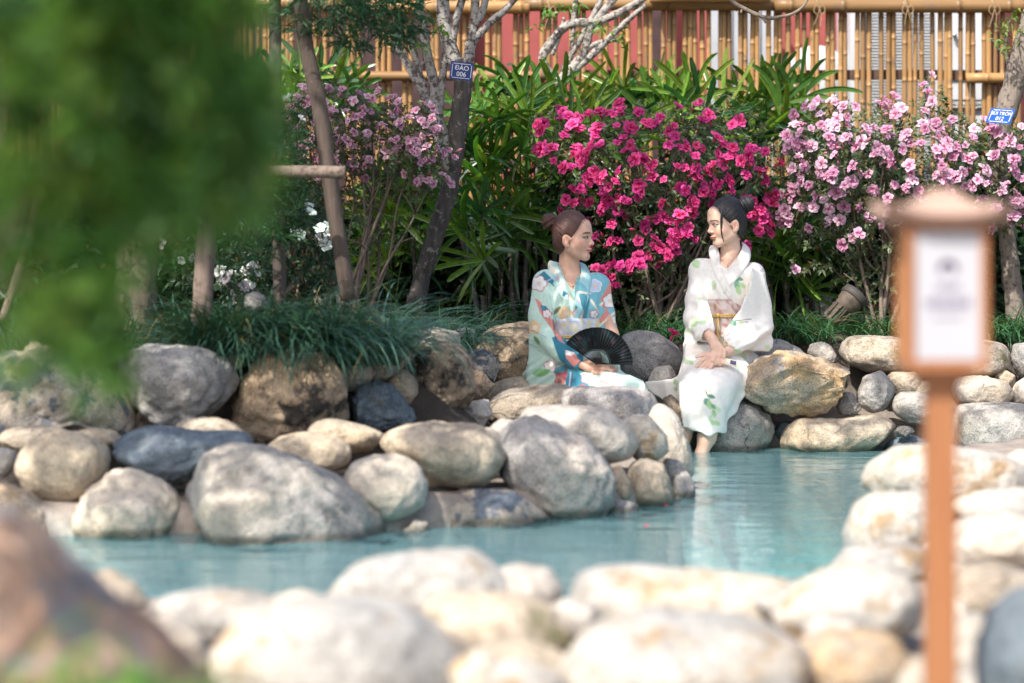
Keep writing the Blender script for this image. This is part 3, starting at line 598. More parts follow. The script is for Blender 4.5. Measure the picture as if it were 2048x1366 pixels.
# ------------------------------------------------------------------ plants
GZB = .47
def in_poly(x, y, poly):
    c = False; n = len(poly)
    for i in range(n):
        (ax, ay), (bx_, by) = poly[i], poly[i - 1]
        if (ay > y) != (by > y) and x < (bx_ - ax) * (y - ay) / (by - ay) + ax: c = not c
    return c
def poisson(poly, mind, n, q, tries=40):
    xs = [p[0] for p in poly]; ys = [p[1] for p in poly]; out = []
    for _ in range(n * tries):
        if len(out) >= n: break
        x, y = q.uniform(min(xs), max(xs)), q.uniform(min(ys), max(ys))
        if in_poly(x, y, poly) and all((x - a) ** 2 + (y - b) ** 2 > mind * mind for a, b in out): out.append((x, y))
    return out
class Leaves:
    """many small leaves gathered into one mesh"""
    def __init__(s): s.V = []; s.F = []; s.C = []; s.n = 0
    def leaf(s, p, dirv, nrm, ln, wd, col, droop=0.0, fold=.15):
        d = dirv; sd_ = np.cross(d, nrm); l = np.linalg.norm(sd_); sd_ = sd_ / l if l > 1e-6 else np.array([1., 0, 0]); nn = np.cross(sd_, d)
        m = p + d * ln * .5 - nn * 0 ; t = p + d * ln - np.array([0, 0, 1.]) * droop * ln
        s.V += [p, m + sd_ * wd * .5 + nn * wd * fold, m, m - sd_ * wd * .5 + nn * wd * fold, t]
        b = s.n; s.F += [(b, b + 1, b + 2), (b, b + 2, b + 3), (b + 1, b + 4, b + 2), (b + 2, b + 4, b + 3)]
        s.C += [col] * 5; s.n += 5
    def build(s, name, mat, parent, org):
        V = np.array(s.V) - np.array(org); o = link(name, mesh(name, V, np.array(s.F), mat, True, np.array(s.C)), parent); return o
def rvec(q):
    while True:
        v = np.array([q.uniform(-1, 1), q.uniform(-1, 1), q.uniform(-1, 1)]); l = np.linalg.norm(v)
        if .1 < l < 1: return v / l
def vcol(q, c, var=.25):
    k = 1 + q.uniform(-var, var); return (c[0] * k * q.uniform(.85, 1.15), c[1] * k, c[2] * k * q.uniform(.8, 1.2))

# --- azalea flowers: funnel of five ruffled petals, with an inner ring
def flower_mesh(name, seed, rad, cin, cmid, cedge, double=True):
    q = random.Random(seed); V = []; F = []; C = []
    def petal(a0, R, lift, wd, tw):
        b = len(V); us = [(0, .6), (.35, .85), (.68, 1.05), (.9, .85), (1.0, .3)]
        for u, w in us:
            for k in (-1, 0, 1):
                ang = a0 + k * w * wd * (1.0 if u > .3 else .8)
                ruff = q.uniform(-.12, .12) * R * u
                rr = R * u * (1 - .07 * abs(k)) * q.uniform(.94, 1.06); z = lift * R * (math.sin(min(u, .75) * 2.1)) - (.22 * R * max(0, u - .6)) + (abs(k) * .05 * R) * tw + ruff
                V.append((rr * math.cos(ang), rr * math.sin(ang), z))
                f = max(0, 1 - u / .42); g_ = min(1, max(0, (u - .35) / .65))
                cc = [cmid[i] + (cedge[i] - cmid[i]) * g_ for i in range(3)]; s = f if k == 0 else f * .7
                C.append([cc[i] + (cin[i] - cc[i]) * s for i in range(3)])
        for i in range(len(us) - 1):
            for k in range(2):
                a = b + i * 3 + k; F.append((a, a + 1, a + 4, a + 3))
    for i in range(5): petal(i * 1.2566 + q.uniform(-.12, .12), rad * q.uniform(.9, 1.08), .45 + q.uniform(-.08, .12), .62, 1)
    if double:
        for i in range(4): petal(i * 1.57 + .6 + q.uniform(-.2, .2), rad * q.uniform(.55, .7), .95 + q.uniform(-.1, .15), .5, 1)
    b = len(V); n = 5                                            # calyx tube
    for r, z in ((.09, -.5), (.16, 0.0)):
        for k in range(n): V.append((r * rad * math.cos(k * 1.2566), r * rad * math.sin(k * 1.2566), z * rad)); C.append(cmid)
    for k in range(n): F.append((b + k, b + (k + 1) % n, b + n + (k + 1) % n, b + n + k))
    return mesh(name, V, F, M['petal'], True, np.array(C))
def face_rot(nv, spin):
    return (Vector(nv).to_track_quat('Z', 'Y') @ Matrix.Rotation(spin, 3, 'Z').to_quaternion()).to_euler()
def azalea(name, label, base, D, lobes, bloom, nfl, fl, leafcol, ntips, nstem, seed, mind=17, extra=(), leaf=.034, spread=.3, toptip=.5):
    q = random.Random(seed); bp = P(base[0], base[1], D); bp.z = GZB
    root = empty(name, bp, label, 'flowering shrub')
    # crown volume = union of ellipsoids given in photo pixels
    E = [(P(cx, cy, D + dd), rx * D / FPX, ry * D / FPX, rz) for cx, cy, rx, ry, rz, dd in lobes]
    lf = Leaves(); tips = []
    wts = [e[1] * e[2] for e in E]
    for _ in range(ntips):
        c, rx, rz, ry = q.choices(E, wts)[0]; v = rvec(q); v[1] = -abs(v[1]) if q.random() < .8 else v[1]
        if v[2] < -.2 and q.random() < .5: v[2] = -v[2]
        k = q.uniform(.55, 1.0) ** .6
        p = np.array([c.x + v[0] * rx * k, c.y + v[1] * ry * k, c.z + v[2] * rz * k])
        if p[2] < GZB + .03: continue
        out = np.array([v[0] * .7, v[1] * .8, v[2] * .6 + toptip]); out /= np.linalg.norm(out); tips.append((p, out))
        nl = q.randint(5, 8); a0 = q.uniform(0, 6.28); s1 = np.cross(out, [0.2, .1, 1.]); s1 /= np.linalg.norm(s1); s2 = np.cross(out, s1)
        for i in range(nl):
            a = a0 + i * 6.283 / nl + q.uniform(-.3, .3); el = q.uniform(.15, .9)
            dv = (s1 * math.cos(a) + s2 * math.sin(a)) * math.cos(el) + out * math.sin(el); dv /= np.linalg.norm(dv)
            lf.leaf(p + out * q.uniform(-.015, .01), dv, out, leaf * q.uniform(.7, 1.25), leaf * q.uniform(.34, .46), vcol(q, leafcol if q.random() < .93 else (.20, .10, .035), .35), q.uniform(0, .35))
    # woody stems
    for i in range(nstem):
        p, out = q.choice(tips); a = bp + Vector((q.uniform(-.12, .12), q.uniform(-.08, .08), -.03)); t = Vector(p)
        mid1 = a.lerp(t, .35) + Vector((q.uniform(-.06, .06), q.uniform(-.05, .05), q.uniform(.02, .1))); mid2 = a.lerp(t, .7) + Vector((q.uniform(-.05, .05), q.uniform(-.05, .05), q.uniform(0, .06)))
        sb = MB(); r0 = q.uniform(.008, .016); pts = smooth_line([a, mid1, mid2, t], 4)
        sb.tube([Vector(k) for k in pts], list(np.linspace(r0, .003, len(pts))), 6); 
        for _ in range(3):
            k = q.randrange(5, len(pts) - 2); e = Vector(pts[k]) + Vector((q.uniform(-.15, .15), q.uniform(-.15, .05), q.uniform(.05, .18)))
            sb.tube([Vector(pts[k]), Vector(pts[k]).lerp(e, .5) + Vector((q.uniform(-.02, .02), 0, .01)), e], [.005, .004, .002], 5)
        sb.build('stem', M['bark_brown'], root)
    # flowers on the crown's camera side
    spots = []
    for c_ in poisson(bloom, mind * 1.45, max(1, int(nfl // 2.2)), q) if nfl else []:
        for _ in range(q.choice([1, 2, 3, 3, 4, 5])): spots.append((c_[0] + q.gauss(0, mind * .6), c_[1] + q.gauss(0, mind * .5)))
    q.shuffle(spots); spots = spots[:292 - len(extra)] + list(extra)
    for (px, py) in spots:
        best = None
        for cx, cy, rx, ry, rz, dd in lobes:
            u = ((px - cx) / rx) ** 2 + ((py - cy) / ry) ** 2
            dep = D + dd - rz * math.sqrt(max(0.0, 1 - u)) if u < 1 else D + dd + .05 * (u - 1)
            if best is None or dep < best[0]: best = (dep, (px - cx) / rx, (py - cy) / ry, u)
        dep, ux, uy, u = best; p = P(px, py, dep - q.uniform(.01, .07))
        nv = np.array([ux * .5 + q.uniform(-.8, .8), -.65 + q.uniform(-.3, .45), -uy * .35 + .35 + q.uniform(-.5, .55)]); nv /= np.linalg.norm(nv)
        o = link('flower', fl[q.randrange(len(fl))], root); o.location = p - bp; o.rotation_euler = face_rot(nv, q.uniform(0, 6.28)); k = q.choice([q.uniform(.85, 1.15), q.uniform(.85, 1.15), q.uniform(.6, .9)]); o.scale = (k, k * q.uniform(.8, 1.05), k * q.uniform(.8, 1.5))
        for i in range(5):
            dv = rvec(q) * .9 - nv * .15; dv /= np.linalg.norm(dv); lf.leaf(np.array(p) - nv * .02, dv, nv, leaf * q.uniform(.8, 1.3), leaf * q.uniform(.34, .46), vcol(q, (leafcol[0] * 1.25, leafcol[1] * 1.2, leafcol[2] * 1.2), .35), q.uniform(0, .35))
    lf.build('foliage', M['leaf'], root, bp)['kind'] = 'stuff'
    return root
MAG = [flower_mesh('flower', 200 + i, .040, (.62, .01, .08), (.72, .035, .19), (.80, .12, .36)) for i in range(4)] + [flower_mesh('flower', 220 + i, .036, (.55, .008, .10), (.64, .03, .20), (.70, .09, .34)) for i in range(3)]
PNK = [flower_mesh('flower', 240 + i, .038, (.60, .04, .14), (.64, .26, .41), (.68, .43, .57)) for i in range(4)] + [flower_mesh('flower', 250 + i, .036, (.62, .09, .19), (.68, .37, .49), (.71, .52, .63)) for i in range(3)]
PK2 = [flower_mesh('flower', 260 + i, .027, (.62, .05, .16), (.72, .32, .44), (.78, .55, .64)) for i in range(5)]
WHT = [flower_mesh('flower', 280 + i, .031, (.62, .66, .40), (.78, .80, .74), (.82, .84, .82), False) for i in range(3)]
def bud_mesh(seed, c0, c1):
    b = MB(); b.lathe([(.002, -.012), (.004, 0), (.0075, .012), (.0065, .024), (.001, .034)], 7); V = np.array(b.V); t = np.clip((V[:, 2] + .012) / .046, 0, 1)[:, None]; return mesh('flower', V, b.F, M['petal'], True, np.array(c0) * (1 - t) + np.array(c1) * t)
MAG.append(bud_mesh(1, (.10, .14, .04), (.70, .02, .16))); PNK.append(bud_mesh(2, (.12, .15, .05), (.78, .30, .45))); PK2.append(bud_mesh(3, (.12, .15, .05), (.76, .30, .42)))
LFA = (.11, .145, .07)
azalea('azalea_bush', 'azalea bush covered in magenta blossom behind the two women', (1300, 640), 12.75,
       [(1300, 330, 200, 130, .35, 0), (1440, 330, 130, 140, .3, .05), (1180, 340, 110, 110, .3, .05), (1330, 460, 170, 120, .3, .05), (1110, 270, 70, 50, .2, .1), (1290, 570, 150, 90, .25, .1), (1400, 520, 100, 90, .2, .15), (1480, 430, 90, 110, .25, .1)],
       [(1060,255),(1110,235),(1190,205),(1300,215),(1390,200),(1450,240),(1530,280),(1560,340),(1572,400),(1550,470),(1490,490),(1430,410),(1400,440),(1375,500),(1330,520),(1290,540),(1250,570),(1205,580),(1195,460),(1120,425),(1140,390),(1115,345),(1090,300)],
       215, MAG, LFA, 1500, 26, 31, 16, [(1345, 470), (1290, 520), (1262, 530), (1180, 445), (1230, 575), (1195, 560), (1395, 480), (1135, 400), (1125, 420)])
azalea('azalea_bush', 'azalea bush covered in pale pink blossom at right before the fence', (1790, 640), 12.7,
       [(1700, 320, 150, 120, .35, 0), (1850, 330, 160, 120, .35, 0), (1980, 360, 130, 120, .3, 0), (1640, 390, 90, 110, .25, .05), (1800, 450, 180, 110, .3, .05), (1860, 220, 40, 60, .12, .05), (1780, 560, 130, 90, .2, .1), (1650, 500, 90, 70, .2, .1)],
       [(1572,215),(1650,205),(1700,190),(1790,205),(1850,225),(1900,240),(1960,265),(2060,250),(2070,440),(1980,440),(1760,445),(1710,465),(1560,440),(1580,330),(1562,260)],
       225, PNK, LFA, 1650, 26, 32, 17, [(1862, 152), (1855, 190), (1866, 205), (1848, 172), (1702, 475), (1690, 490), (1740, 440), (1760, 450), (1545, 430), (1525, 440), (1920, 500), (1590, 540), (2030, 390), (2040, 400), (1998, 265), (2010, 272)])
azalea('azalea_bush', 'azalea bush with small pale pink blossom beside the peach tree', (690, 610), 12.2,
       [(680, 260, 130, 100, .3, 0), (790, 290, 110, 90, .28, 0), (640, 330, 100, 100, .25, 0), (830, 350, 70, 50, .2, 0), (700, 420, 130, 110, .25, .1), (620, 500, 90, 90, .2, .1)],
       [(570,175),(700,175),(790,190),(860,210),(905,335),(890,375),(830,370),(780,320),(720,350),(640,360),(590,330),(560,250)],
       150, PK2, LFA, 900, 18, 33, 14)
azalea('azalea_bush', 'azalea bush with sparse white blossom among the wooden poles', (560, 620), 11.3,
       [(560, 480, 130, 110, .3, 0), (470, 560, 110, 80, .25, 0), (600, 330, 80, 130, .2, .1), (400, 480, 100, 100, .2, .1), (640, 550, 70, 70, .2, .1)],
       [(0, 0), (1, 0), (0, 1)], 0, WHT, (.04, .085, .04), 900, 16, 34, 18,
       [(578, 198), (601, 242), (612, 412), (652, 452), (640, 460), (660, 470), (653, 492), (590, 465), (600, 470), (500, 538), (512, 545), (490, 545), (455, 556), (462, 550), (485, 577), (495, 572), (475, 590), (440, 545), (470, 352), (495, 358), (380, 515), (366, 520), (316, 470), (318, 490), (312, 400), (508, 530), (620, 425), (640, 480)])
# fallen blossom
for px, py, d, m_, lab in [(1345, 671, 11.72, MAG[1], 'single fallen magenta blossom on the grey boulder between the women')]:
    o = link('fallen_flower', m_); o.location = P(px, py, d); o.rotation_euler = (.3, .4, 1); o.scale = (1.1, 1.1, 1.1); tag(o, lab, 'flower')
pm = mesh('petal', [(-.012, 0, 0), (0, -.008, .002), (.014, 0, .004), (0, .008, .002)], [(0, 1, 2, 3)], M['petal'], False, np.array([(.7, .03, .08)] * 4))
for i, (px, py, lab) in enumerate([(1247, 1037, 'red petal floating closest to the tan boulder'), (1293, 1055, 'red petal floating in open water below the tan boulder'), (1332, 1014, 'red petal floating at the foot of the spit end boulder')]):
    d = FPX * CAMH / (py - HZ); o = link('floating_petal', pm); o.location = P(px, py, d) + Vector((0, 0, .005)); o.rotation_euler = (0, 0, i * 1.3); tag(o, lab, 'petal')

# --- lady palms
def frond_mesh(seed, nb, ln, wd, spanA, droop, col, up=.35):
    """fan leaf: blades radiate in the local x-z plane about +z, leaf face towards -y"""
    q = random.Random(seed); V = []; F = []; C = []
    for i in range(nb):
        a = (i / (nb - 1) - .5) * spanA + q.uniform(-.1, .1); l = ln * q.uniform(.82, 1.1) * (1 - .15 * abs(i / (nb - 1) - .5) * 2); w = wd * q.uniform(.8, 1.15)
        dx, dz = math.sin(a), math.cos(a); lift = up + q.uniform(-.25, .25); b = len(V); kk = vcol(q, col, .25); dr = droop * q.uniform(.5, 1.5)
        for j in range(9):
            t = j / 8; rr = l * t; yy = -rr * math.sin(lift) * (1 - .3 * t); h = rr * math.cos(lift)
            ww = w * (math.sin(math.pi * min(1, .14 + t * .58)) ** .8) * (1 if t < .95 else .45)
            cx, cz = dx * h, dz * h - dr * l * t ** 2.3; sx, sz = dz, -dx
            for s_, yo in ((-1, -.20), (-.5, .04), (0, -.14), (.5, .04), (1, -.20)):
                V.append((cx + sx * s_ * ww / 2, yy - dr * l * .3 * t ** 2 + yo * ww, cz + sz * s_ * ww / 2)); st = 1.0 if s_ in (-1, 1, 0) else .72
                C.append([k * st for k in kk])
        for j in range(8):
            for k in range(4):
                a0 = b + j * 5 + k; F.append((a0, a0 + 1, a0 + 6, a0 + 5))
    return mesh('frond', V, F, M['palm'], True, np.array(C))
PG = (.10, .23, .04); PD = (.05, .14, .05); PY = (.20, .31, .05)
FR = [frond_mesh(300 + i, [7, 8, 6, 9, 7][i % 5], .42, .031, [2.4, 3.0, 2.0, 3.4, 2.7][i % 5], .15 + .14 * (i % 3), [PG, PY, PG, PD, PY][i % 5], [.3, .6, .2, .5, .0][i % 5]) for i in range(10)]
def palm(label, D, hubs, canes, seed, sc=1.0, bright=True, group='lady palms along the fence'):
    q = random.Random(seed); bp = P(np.mean([c for c in canes]), 600, D); bp.z = GZB
    root = empty('lady_palm', bp, label, 'palm', group)
    for cx in canes:
        top = min([h[1] for h in hubs if abs(h[0] - cx) < 90] or [350]); x0 = P(cx, 0, D).x; dy = q.uniform(-.2, .2)
        a = Vector((x0 + q.uniform(-.04, .04), D + dy, GZB - .03)); t = Vector((x0 + q.uniform(-.08, .08), D + dy * .6, P(0, top + q.uniform(15, 60), D).z))
        c = MB(); pts = smooth_line([a, a.lerp(t, .5) + Vector((q.uniform(-.03, .03), 0, 0)), t], 6); c.tube([Vector(p) for p in pts], [.012 + .003 * (i % 2) for i in range(len(pts))], 7, True, .15)
        c.build('cane', M['bark_dark'], root)
    mx = np.mean([h[0] for h in hubs])
    for hx, hy, el in hubs:
        p = P(hx, hy, D + q.uniform(-.3, .2)); o = link('frond', FR[q.randrange(10)], root); o.location = p - bp
        back = q.uniform(-.9, .35); lean = (hx - mx) / 90 * .35 + q.uniform(-.55, .55); lean += (1.2 - el) * .35 * (1 if lean > 0 else -1)
        yaw = q.uniform(-.9, .9)
        o.rotation_euler = (Matrix.Rotation(yaw, 3, 'Z') @ Matrix.Rotation(lean, 3, 'Y') @ Matrix.Rotation(-back + (0.5 - el) * .5, 3, 'X')).to_euler()
        k = sc * q.uniform(.75, 1.15); o.scale = (k, k, k)
        s = MB(); cxn = min(canes, key=lambda c: abs(c - hx)); st = Vector((P(cxn, 0, D).x, D, max(GZB + .1, p.z - .28)))
        s.tube([st, st.lerp(p, .55) + Vector((0, 0, .04)), p], [.005, .004, .0035], 5); s.build('petiole', M['leafstalk'], root)
M['leafstalk'] = plain('leaf stalk', (.07, .13, .035), .5, .2)
def hubset(poly, n, seed, el=(.2, 1.1), mind=26):
    q = random.Random(seed); ys = [p[1] for p in poly]; y0, y1 = min(ys), max(ys)
    return [(x, y, el[1] + (el[0] - el[1]) * (y - y0) / (y1 - y0)) for x, y in poisson(poly, mind, n, q)]
palm('tall lady palm with bright fan leaves right of the blue ĐÀO sign', 13.35, hubset([(915,240),(960,190),(1050,170),(1130,200),(1180,250),(1170,330),(1090,400),(980,380),(900,300)], 40, 1, (-.5, 1.15)), [985, 1010, 1040, 1060, 1085, 1100, 1020], 51)
palm('lady palm rising above the middle of the magenta azalea', 14.0, hubset([(1170,230),(1220,190),(1300,170),(1390,200),(1410,250),(1350,290),(1200,290)], 22, 2, (.0, 1.2)), [1230, 1280, 1320, 1360], 52)
palm('lady palm leaning between magenta and pale pink azaleas', 14.0, hubset([(1430,230),(1480,190),(1560,170),(1620,210),(1640,260),(1560,300),(1450,290)], 24, 3, (.0, 1.2)), [1470, 1520, 1560, 1590], 53)
palm('small lady palm above the pale pink azalea beside the slanted pole', 13.6, hubset([(510,170),(560,150),(640,150),(720,170),(740,220),(600,230),(520,230)], 15, 4, (.3, 1.2)), [540, 600, 660], 54)
palm('shaded lady palm with drooping leaves left of the auburn bun', 13.1, hubset([(930,430),(980,400),(1060,420),(1080,500),(1000,530),(930,510)], 12, 5, (-.7, .2)), [945, 975, 1000, 1030, 1055, 1075, 1090], 55)
palm('low dark lady palm between peach trunk and pale azalea', 13.2, hubset([(720,420),(800,380),(870,400),(860,520),(760,560),(700,520)], 16, 6, (-.4, .5)), [740, 790, 840], 56)
palm('low shaded lady palm behind the white kimono shoulder', 13.2, hubset([(1520,520),(1560,470),(1640,460),(1660,540),(1600,590),(1530,590)], 12, 7, (-.5, .6)), [1540, 1570, 1590, 1610, 1640], 57)
palm('lady palm tucked behind the leaning tree at the right edge', 13.6, hubset([(2010,290),(2060,270),(2070,400),(2020,400)], 6, 8, (-.2, .8)), [2030, 2060], 58)
# seedling palms by the slab
palm('young palm seedlings in front of the pale slab', 13.2, [(945, 575, .2), (915, 600, -.1), (1005, 590, .3), (990, 610, .1)], [940, 915, 1005, 990], 59, .55)

# --- undergrowth added between shrubs and fence, shade put into its dark leaf colour
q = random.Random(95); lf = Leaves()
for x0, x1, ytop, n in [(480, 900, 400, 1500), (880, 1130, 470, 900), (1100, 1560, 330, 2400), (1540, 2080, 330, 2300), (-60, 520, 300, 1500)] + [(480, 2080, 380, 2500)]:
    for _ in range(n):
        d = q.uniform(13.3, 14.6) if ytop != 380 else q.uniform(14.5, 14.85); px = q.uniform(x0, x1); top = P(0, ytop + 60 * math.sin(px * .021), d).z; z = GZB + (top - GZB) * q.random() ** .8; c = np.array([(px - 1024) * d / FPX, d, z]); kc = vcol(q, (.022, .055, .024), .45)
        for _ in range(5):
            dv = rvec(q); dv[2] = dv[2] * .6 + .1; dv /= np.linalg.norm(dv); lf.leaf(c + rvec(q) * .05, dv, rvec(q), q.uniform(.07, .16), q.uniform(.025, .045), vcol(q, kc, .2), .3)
o = link('undergrowth', mesh('undergrowth', np.array(lf.V), np.array(lf.F), M['leaf'], True, np.array(lf.C))); tag(o, 'undergrowth added in front of the fence with leaves coloured dark for shade', 'undergrowth', kind='stuff')

# --- mondo grass
def grass(name, label, boxes, seed, ln=(.26, .55), col=(.035, .10, .06), wd=.0085, cat='grass'):
    q = random.Random(seed); V = []; F = []; C = []
    for (px0, px1, d0, d1, z0, n, lean) in boxes:
        for _ in range(n):
            d = q.uniform(d0, d1); px = q.uniform(px0, px1); x = (px - 1024) * d / FPX; a = q.uniform(0, 6.283); l = q.uniform(*ln); el = q.uniform(.7, 1.4)
            dx, dy = math.cos(a) + lean[0], math.sin(a) * .8 + lean[1]; h = math.hypot(dx, dy) + 1e-6; dx /= h; dy /= h
            b = len(V); kk = vcol(q, col, .4); kk = kk if q.random() < .95 else (.22, .2, .08); cur = q.uniform(1.2, 2.6); px_, pz = 0.0, 0.0; w = wd * q.uniform(.7, 1.2)
            for j in range(7):
                t = j / 6; ww = w * (1 - t) ** .5 if t > .4 else w * (.6 + t); sx, sy = -dy, dx
                V.append((x + dx * px_ - sx * ww / 2, d + dy * px_ - sy * ww / 2, z0 + pz)); V.append((x + dx * px_ + sx * ww / 2, d + dy * px_ + sy * ww / 2, z0 + pz + ww * .3)); C += [kk, kk]
                e = el - cur * t; px_ += l / 6 * math.cos(e); pz += l / 6 * math.sin(e)
            for j in range(6): F.append((b + 2 * j, b + 2 * j + 1, b + 2 * j + 3, b + 2 * j + 2))
    o = link(name, mesh(name, np.array(V), np.array(F), M['grass'], True, np.array(C))); tag(o, label, cat, kind='stuff')
grass('mondo_grass', 'long dark green mondo grass spilling over the left boulders', [(380, 800, 9.55, 10.3, .50, 2300, (.05, -.35)), (400, 690, 9.5, 9.6, .50, 700, (.1, -.9)), (-20, 400, 9.7, 10.4, .46, 800, (0, -.2)), (840, 940, 11.0, 11.6, .44, 160, (.2, -.2))], 61, (.26, .55), (.05, .125, .085))
grass('mondo_grass', 'mondo grass tufts between the right bank boulders and the shrubs', [(880, 1070, 11.95, 12.4, GZB, 420, (.2, -.2)), (1220, 1370, 12.0, 12.5, GZB, 320, (0, -.2)), (1530, 1660, 11.95, 12.4, GZB, 420, (0, -.3)), (1690, 1860, 12.0, 12.4, GZB, 260, (0, -.2)), (1960, 2080, 12.0, 12.4, GZB, 380, (0, -.2))], 62, (.16, .34), (.04, .115, .045))
grass('mondo_grass', 'blurred bright green blades in front of the rust boulder', [(-60, 330, 2.85, 3.1, .41, 170, (.5, -.1))], 63, (.12, .24), (.10, .20, .03), .013)

# --- trees
def tree_branches(parent, D, lines, mat, jit=.1):
    for i, ln in enumerate(lines):
        pts = smooth_line([(*P(p[0], p[1], D + (p[3] if len(p) > 3 else 0)), p[2] * D / FPX) for p in ln], 5)
        b = MB(); b.tube([Vector(p[:3]) for p in pts], [p[3] for p in pts], 10, True, jit); b.build('trunk' if i == 0 else 'branch', M[mat[0] if i == 0 else mat[1]], parent)
def twig_leaves(parent, org, D, spots, seed, col=(.12, .22, .04), ln=.07, n=9, spread=.09):
    q = random.Random(seed); lf = Leaves()
    for px, py in spots:
        c = np.array(P(px, py, D + q.uniform(-.1, .1)))
        for _ in range(n):
            d = rvec(q); d[2] = d[2] * .5 - .1; d /= np.linalg.norm(d); lf.leaf(c + rvec(q) * q.uniform(0, spread), d, rvec(q), ln * q.uniform(.6, 1.2), ln * .26, vcol(q, col), .3)
    lf.build('foliage', M['leaf'], parent, org)['kind'] = 'stuff'
o1 = P(835, 610, 12.35); o1.z = GZB
t1 = empty('peach_tree', o1, 'peach tree with spotted pale bark carrying the blue ĐÀO sign', 'tree')
tree_branches(t1, 12.35, [
    [(830,622,22),(840,570,18),(858,510,18),(880,440,18),(900,370,18),(905,330,19),(912,280,20),(920,220,19),(926,160,18),(915,120,16)],
    [(918,140,16),(900,95,15),(888,50,14),(885,-20,12)], [(928,150,14),(940,100,11),(948,50,9),(952,-20,8)], [(935,95,10),(975,50,8),(1010,20,7),(1045,-20,6)], [(940,60,8),(962,30,8),(975,-20,7)],
    [(903,340,18),(880,270,17),(872,230,15),(868,170,11),(852,95,9),(842,30,8),(838,-20,8)], [(878,260,15),(850,190,11),(822,140,9),(800,100,8),(786,70,7)], [(876,235,10),(886,150,8),(892,90,7)], [(866,225,9),(842,160,8),(830,110,7),(818,60,6)],
    [(826,150,5),(840,130,4),(858,122,3)], [(905,90,8),(912,40,8),(930,-20,8)]], ('bark_dark', 'bark_pale'))
twig_leaves(t1, o1, 12.3, [(880, 50), (845, 95), (878, 55), (838, 90), (1250, 20)][:4], 71, n=6, spread=.05)
o2 = P(1105, 620, 13.75); o2.z = GZB
t2 = empty('peach_tree', o2, 'second peach tree fanning pale branches in front of the red wall', 'tree')
tree_branches(t2, 13.75, [
    [(1090,625,16),(1092,520,16),(1096,400,16),(1100,300,17),(1110,210,18),(1118,160,17)],
    [(1116,170,14),(1150,130,10),(1170,100,9),(1180,60,9),(1205,25,8),(1240,-15,7)], [(1100,150,10),(1085,115,9),(1110,75,9),(1140,48,9),(1190,44,9),(1250,20,8),(1310,-20,7)],
    [(1120,165,10),(1160,130,8),(1200,95,7),(1240,55,6),(1290,10,5)], [(1170,98,6),(1200,85,5),(1235,80,4)], [(1143,120,5),(1146,60,5),(1150,10,5),(1155,-20,4)], [(1125,140,6),(1160,80,6),(1195,15,6),(1210,-20,6)], [(1104,110,5),(1120,70,4),(1128,35,3)]], ('bark_dark', 'bark_pale'))
twig_leaves(t2, o2, 13.7, [(1120, 15), (1135, 8), (1098, 20), (1165, 70), (1150, 80), (1205, 50), (1240, 65), (1225, 75), (1240, 80), (1160, 12), (1075, 55), (1200, 60), (1105, 28)], 72, (.10, .23, .035), .06, 8, .06)
o3 = P(2035, 660, 12.75); o3.z = GZB
t3 = empty('leaning_tree', o3, 'leaning rough pale trunk at the right edge carrying the BÙI TRÒN sign', 'tree')
tree_branches(t3, 12.75, [
    [(2040,668,22),(2030,620,20),(2024,560,19),(2015,480,18),(2005,420,18),(1998,360,19),(1993,310,20),(2003,255,22),(2022,190,23),(2040,120,22),(2065,30,20),(2085,-30,18)],
    [(2000,330,14),(2030,290,14),(2070,250,13)], [(2030,170,6),(2015,120,4),(2012,80,3),(2020,40,2)], [(2012,110,4),(1995,95,2),(1985,80,1.5)]], ('bark_right', 'bark_dark'))
twig_leaves(t3, o3, 12.65, [(2030, 20), (2018, 40), (2005, 50), (2035, 45), (2000, 62), (2015, 70), (2040, 65), (1995, 80), (2022, 95), (2010, 85)], 73, (.14, .20, .04), .055, 7, .05)
o4 = P(1530, -20, 12.2)
t4 = empty('overhanging_branch', o4, 'bare thin branch dipping in front of the top fence rail', 'branch')
tree_branches(t4, 12.2, [[(1445,-30,4),(1462,0,4),(1490,18,4.5),(1530,35,4),(1560,34,3.5),(1590,25,3),(1612,5,2.5),(1620,-30,2)], [(1524,33,3),(1532,46,2.2)], [(1485,14,3),(1482,26,2)], [(1585,28,2),(1592,33,1.5)]], ('bark_brown', 'bark_brown'))

# --- podocarpus on the left bank with its wooden prop
def needles(parent, org, blobs, seed, col=(.03, .085, .03), ln=.06, per=900, wd=.14, mat='needle'):
    q = random.Random(seed); lf = Leaves()
    for c, r, n in blobs:
        c = np.array(c); r = np.array(r if hasattr(r, '__len__') else (r, r, r))
        tufts = max(6, n // 14)
        for _ in range(tufts):
            v = rvec(q); p = c + v * r * q.uniform(.45, 1) ** .5; ax = v * .6 + rvec(q) * .6 + np.array([0, 0, .25]); ax /= np.linalg.norm(ax); kc = vcol(q, col, .35)
            for _ in range(14):
                d = ax * .7 + rvec(q) * .75; d /= np.linalg.norm(d); lf.leaf(p + ax * q.uniform(-.05, .05), d, rvec(q), ln * q.uniform(.7, 1.25), ln * wd, vcol(q, kc, .15), q.uniform(0, .2), .1)
    lf.build('foliage', M[mat], parent, org)['kind'] = 'stuff'
TD = 10.4; o5 = P(270, 660, TD); o5.z = .44
t5 = empty('podocarpus_tree', o5, 'dark needled tree on the left bank held up by wooden poles', 'tree')
tree_branches(t5, TD, [[(262,668,50),(268,600,44),(275,500,42),(285,400,40),(300,250,36),(330,60,32),(380,-150,28),(420,-400,22)], [(300,250,16),(400,300,12),(500,330,10),(540,380,8)], [(335,40,18),(480,-60,14),(640,-30,12),(740,20,8)], [(380,-150,16),(600,-300,12),(800,-350,9)], [(360,-100,16),(150,-250,12),(-100,-300,9)]], ('bark_brown', 'bark_brown'), .12)
nb_ = []
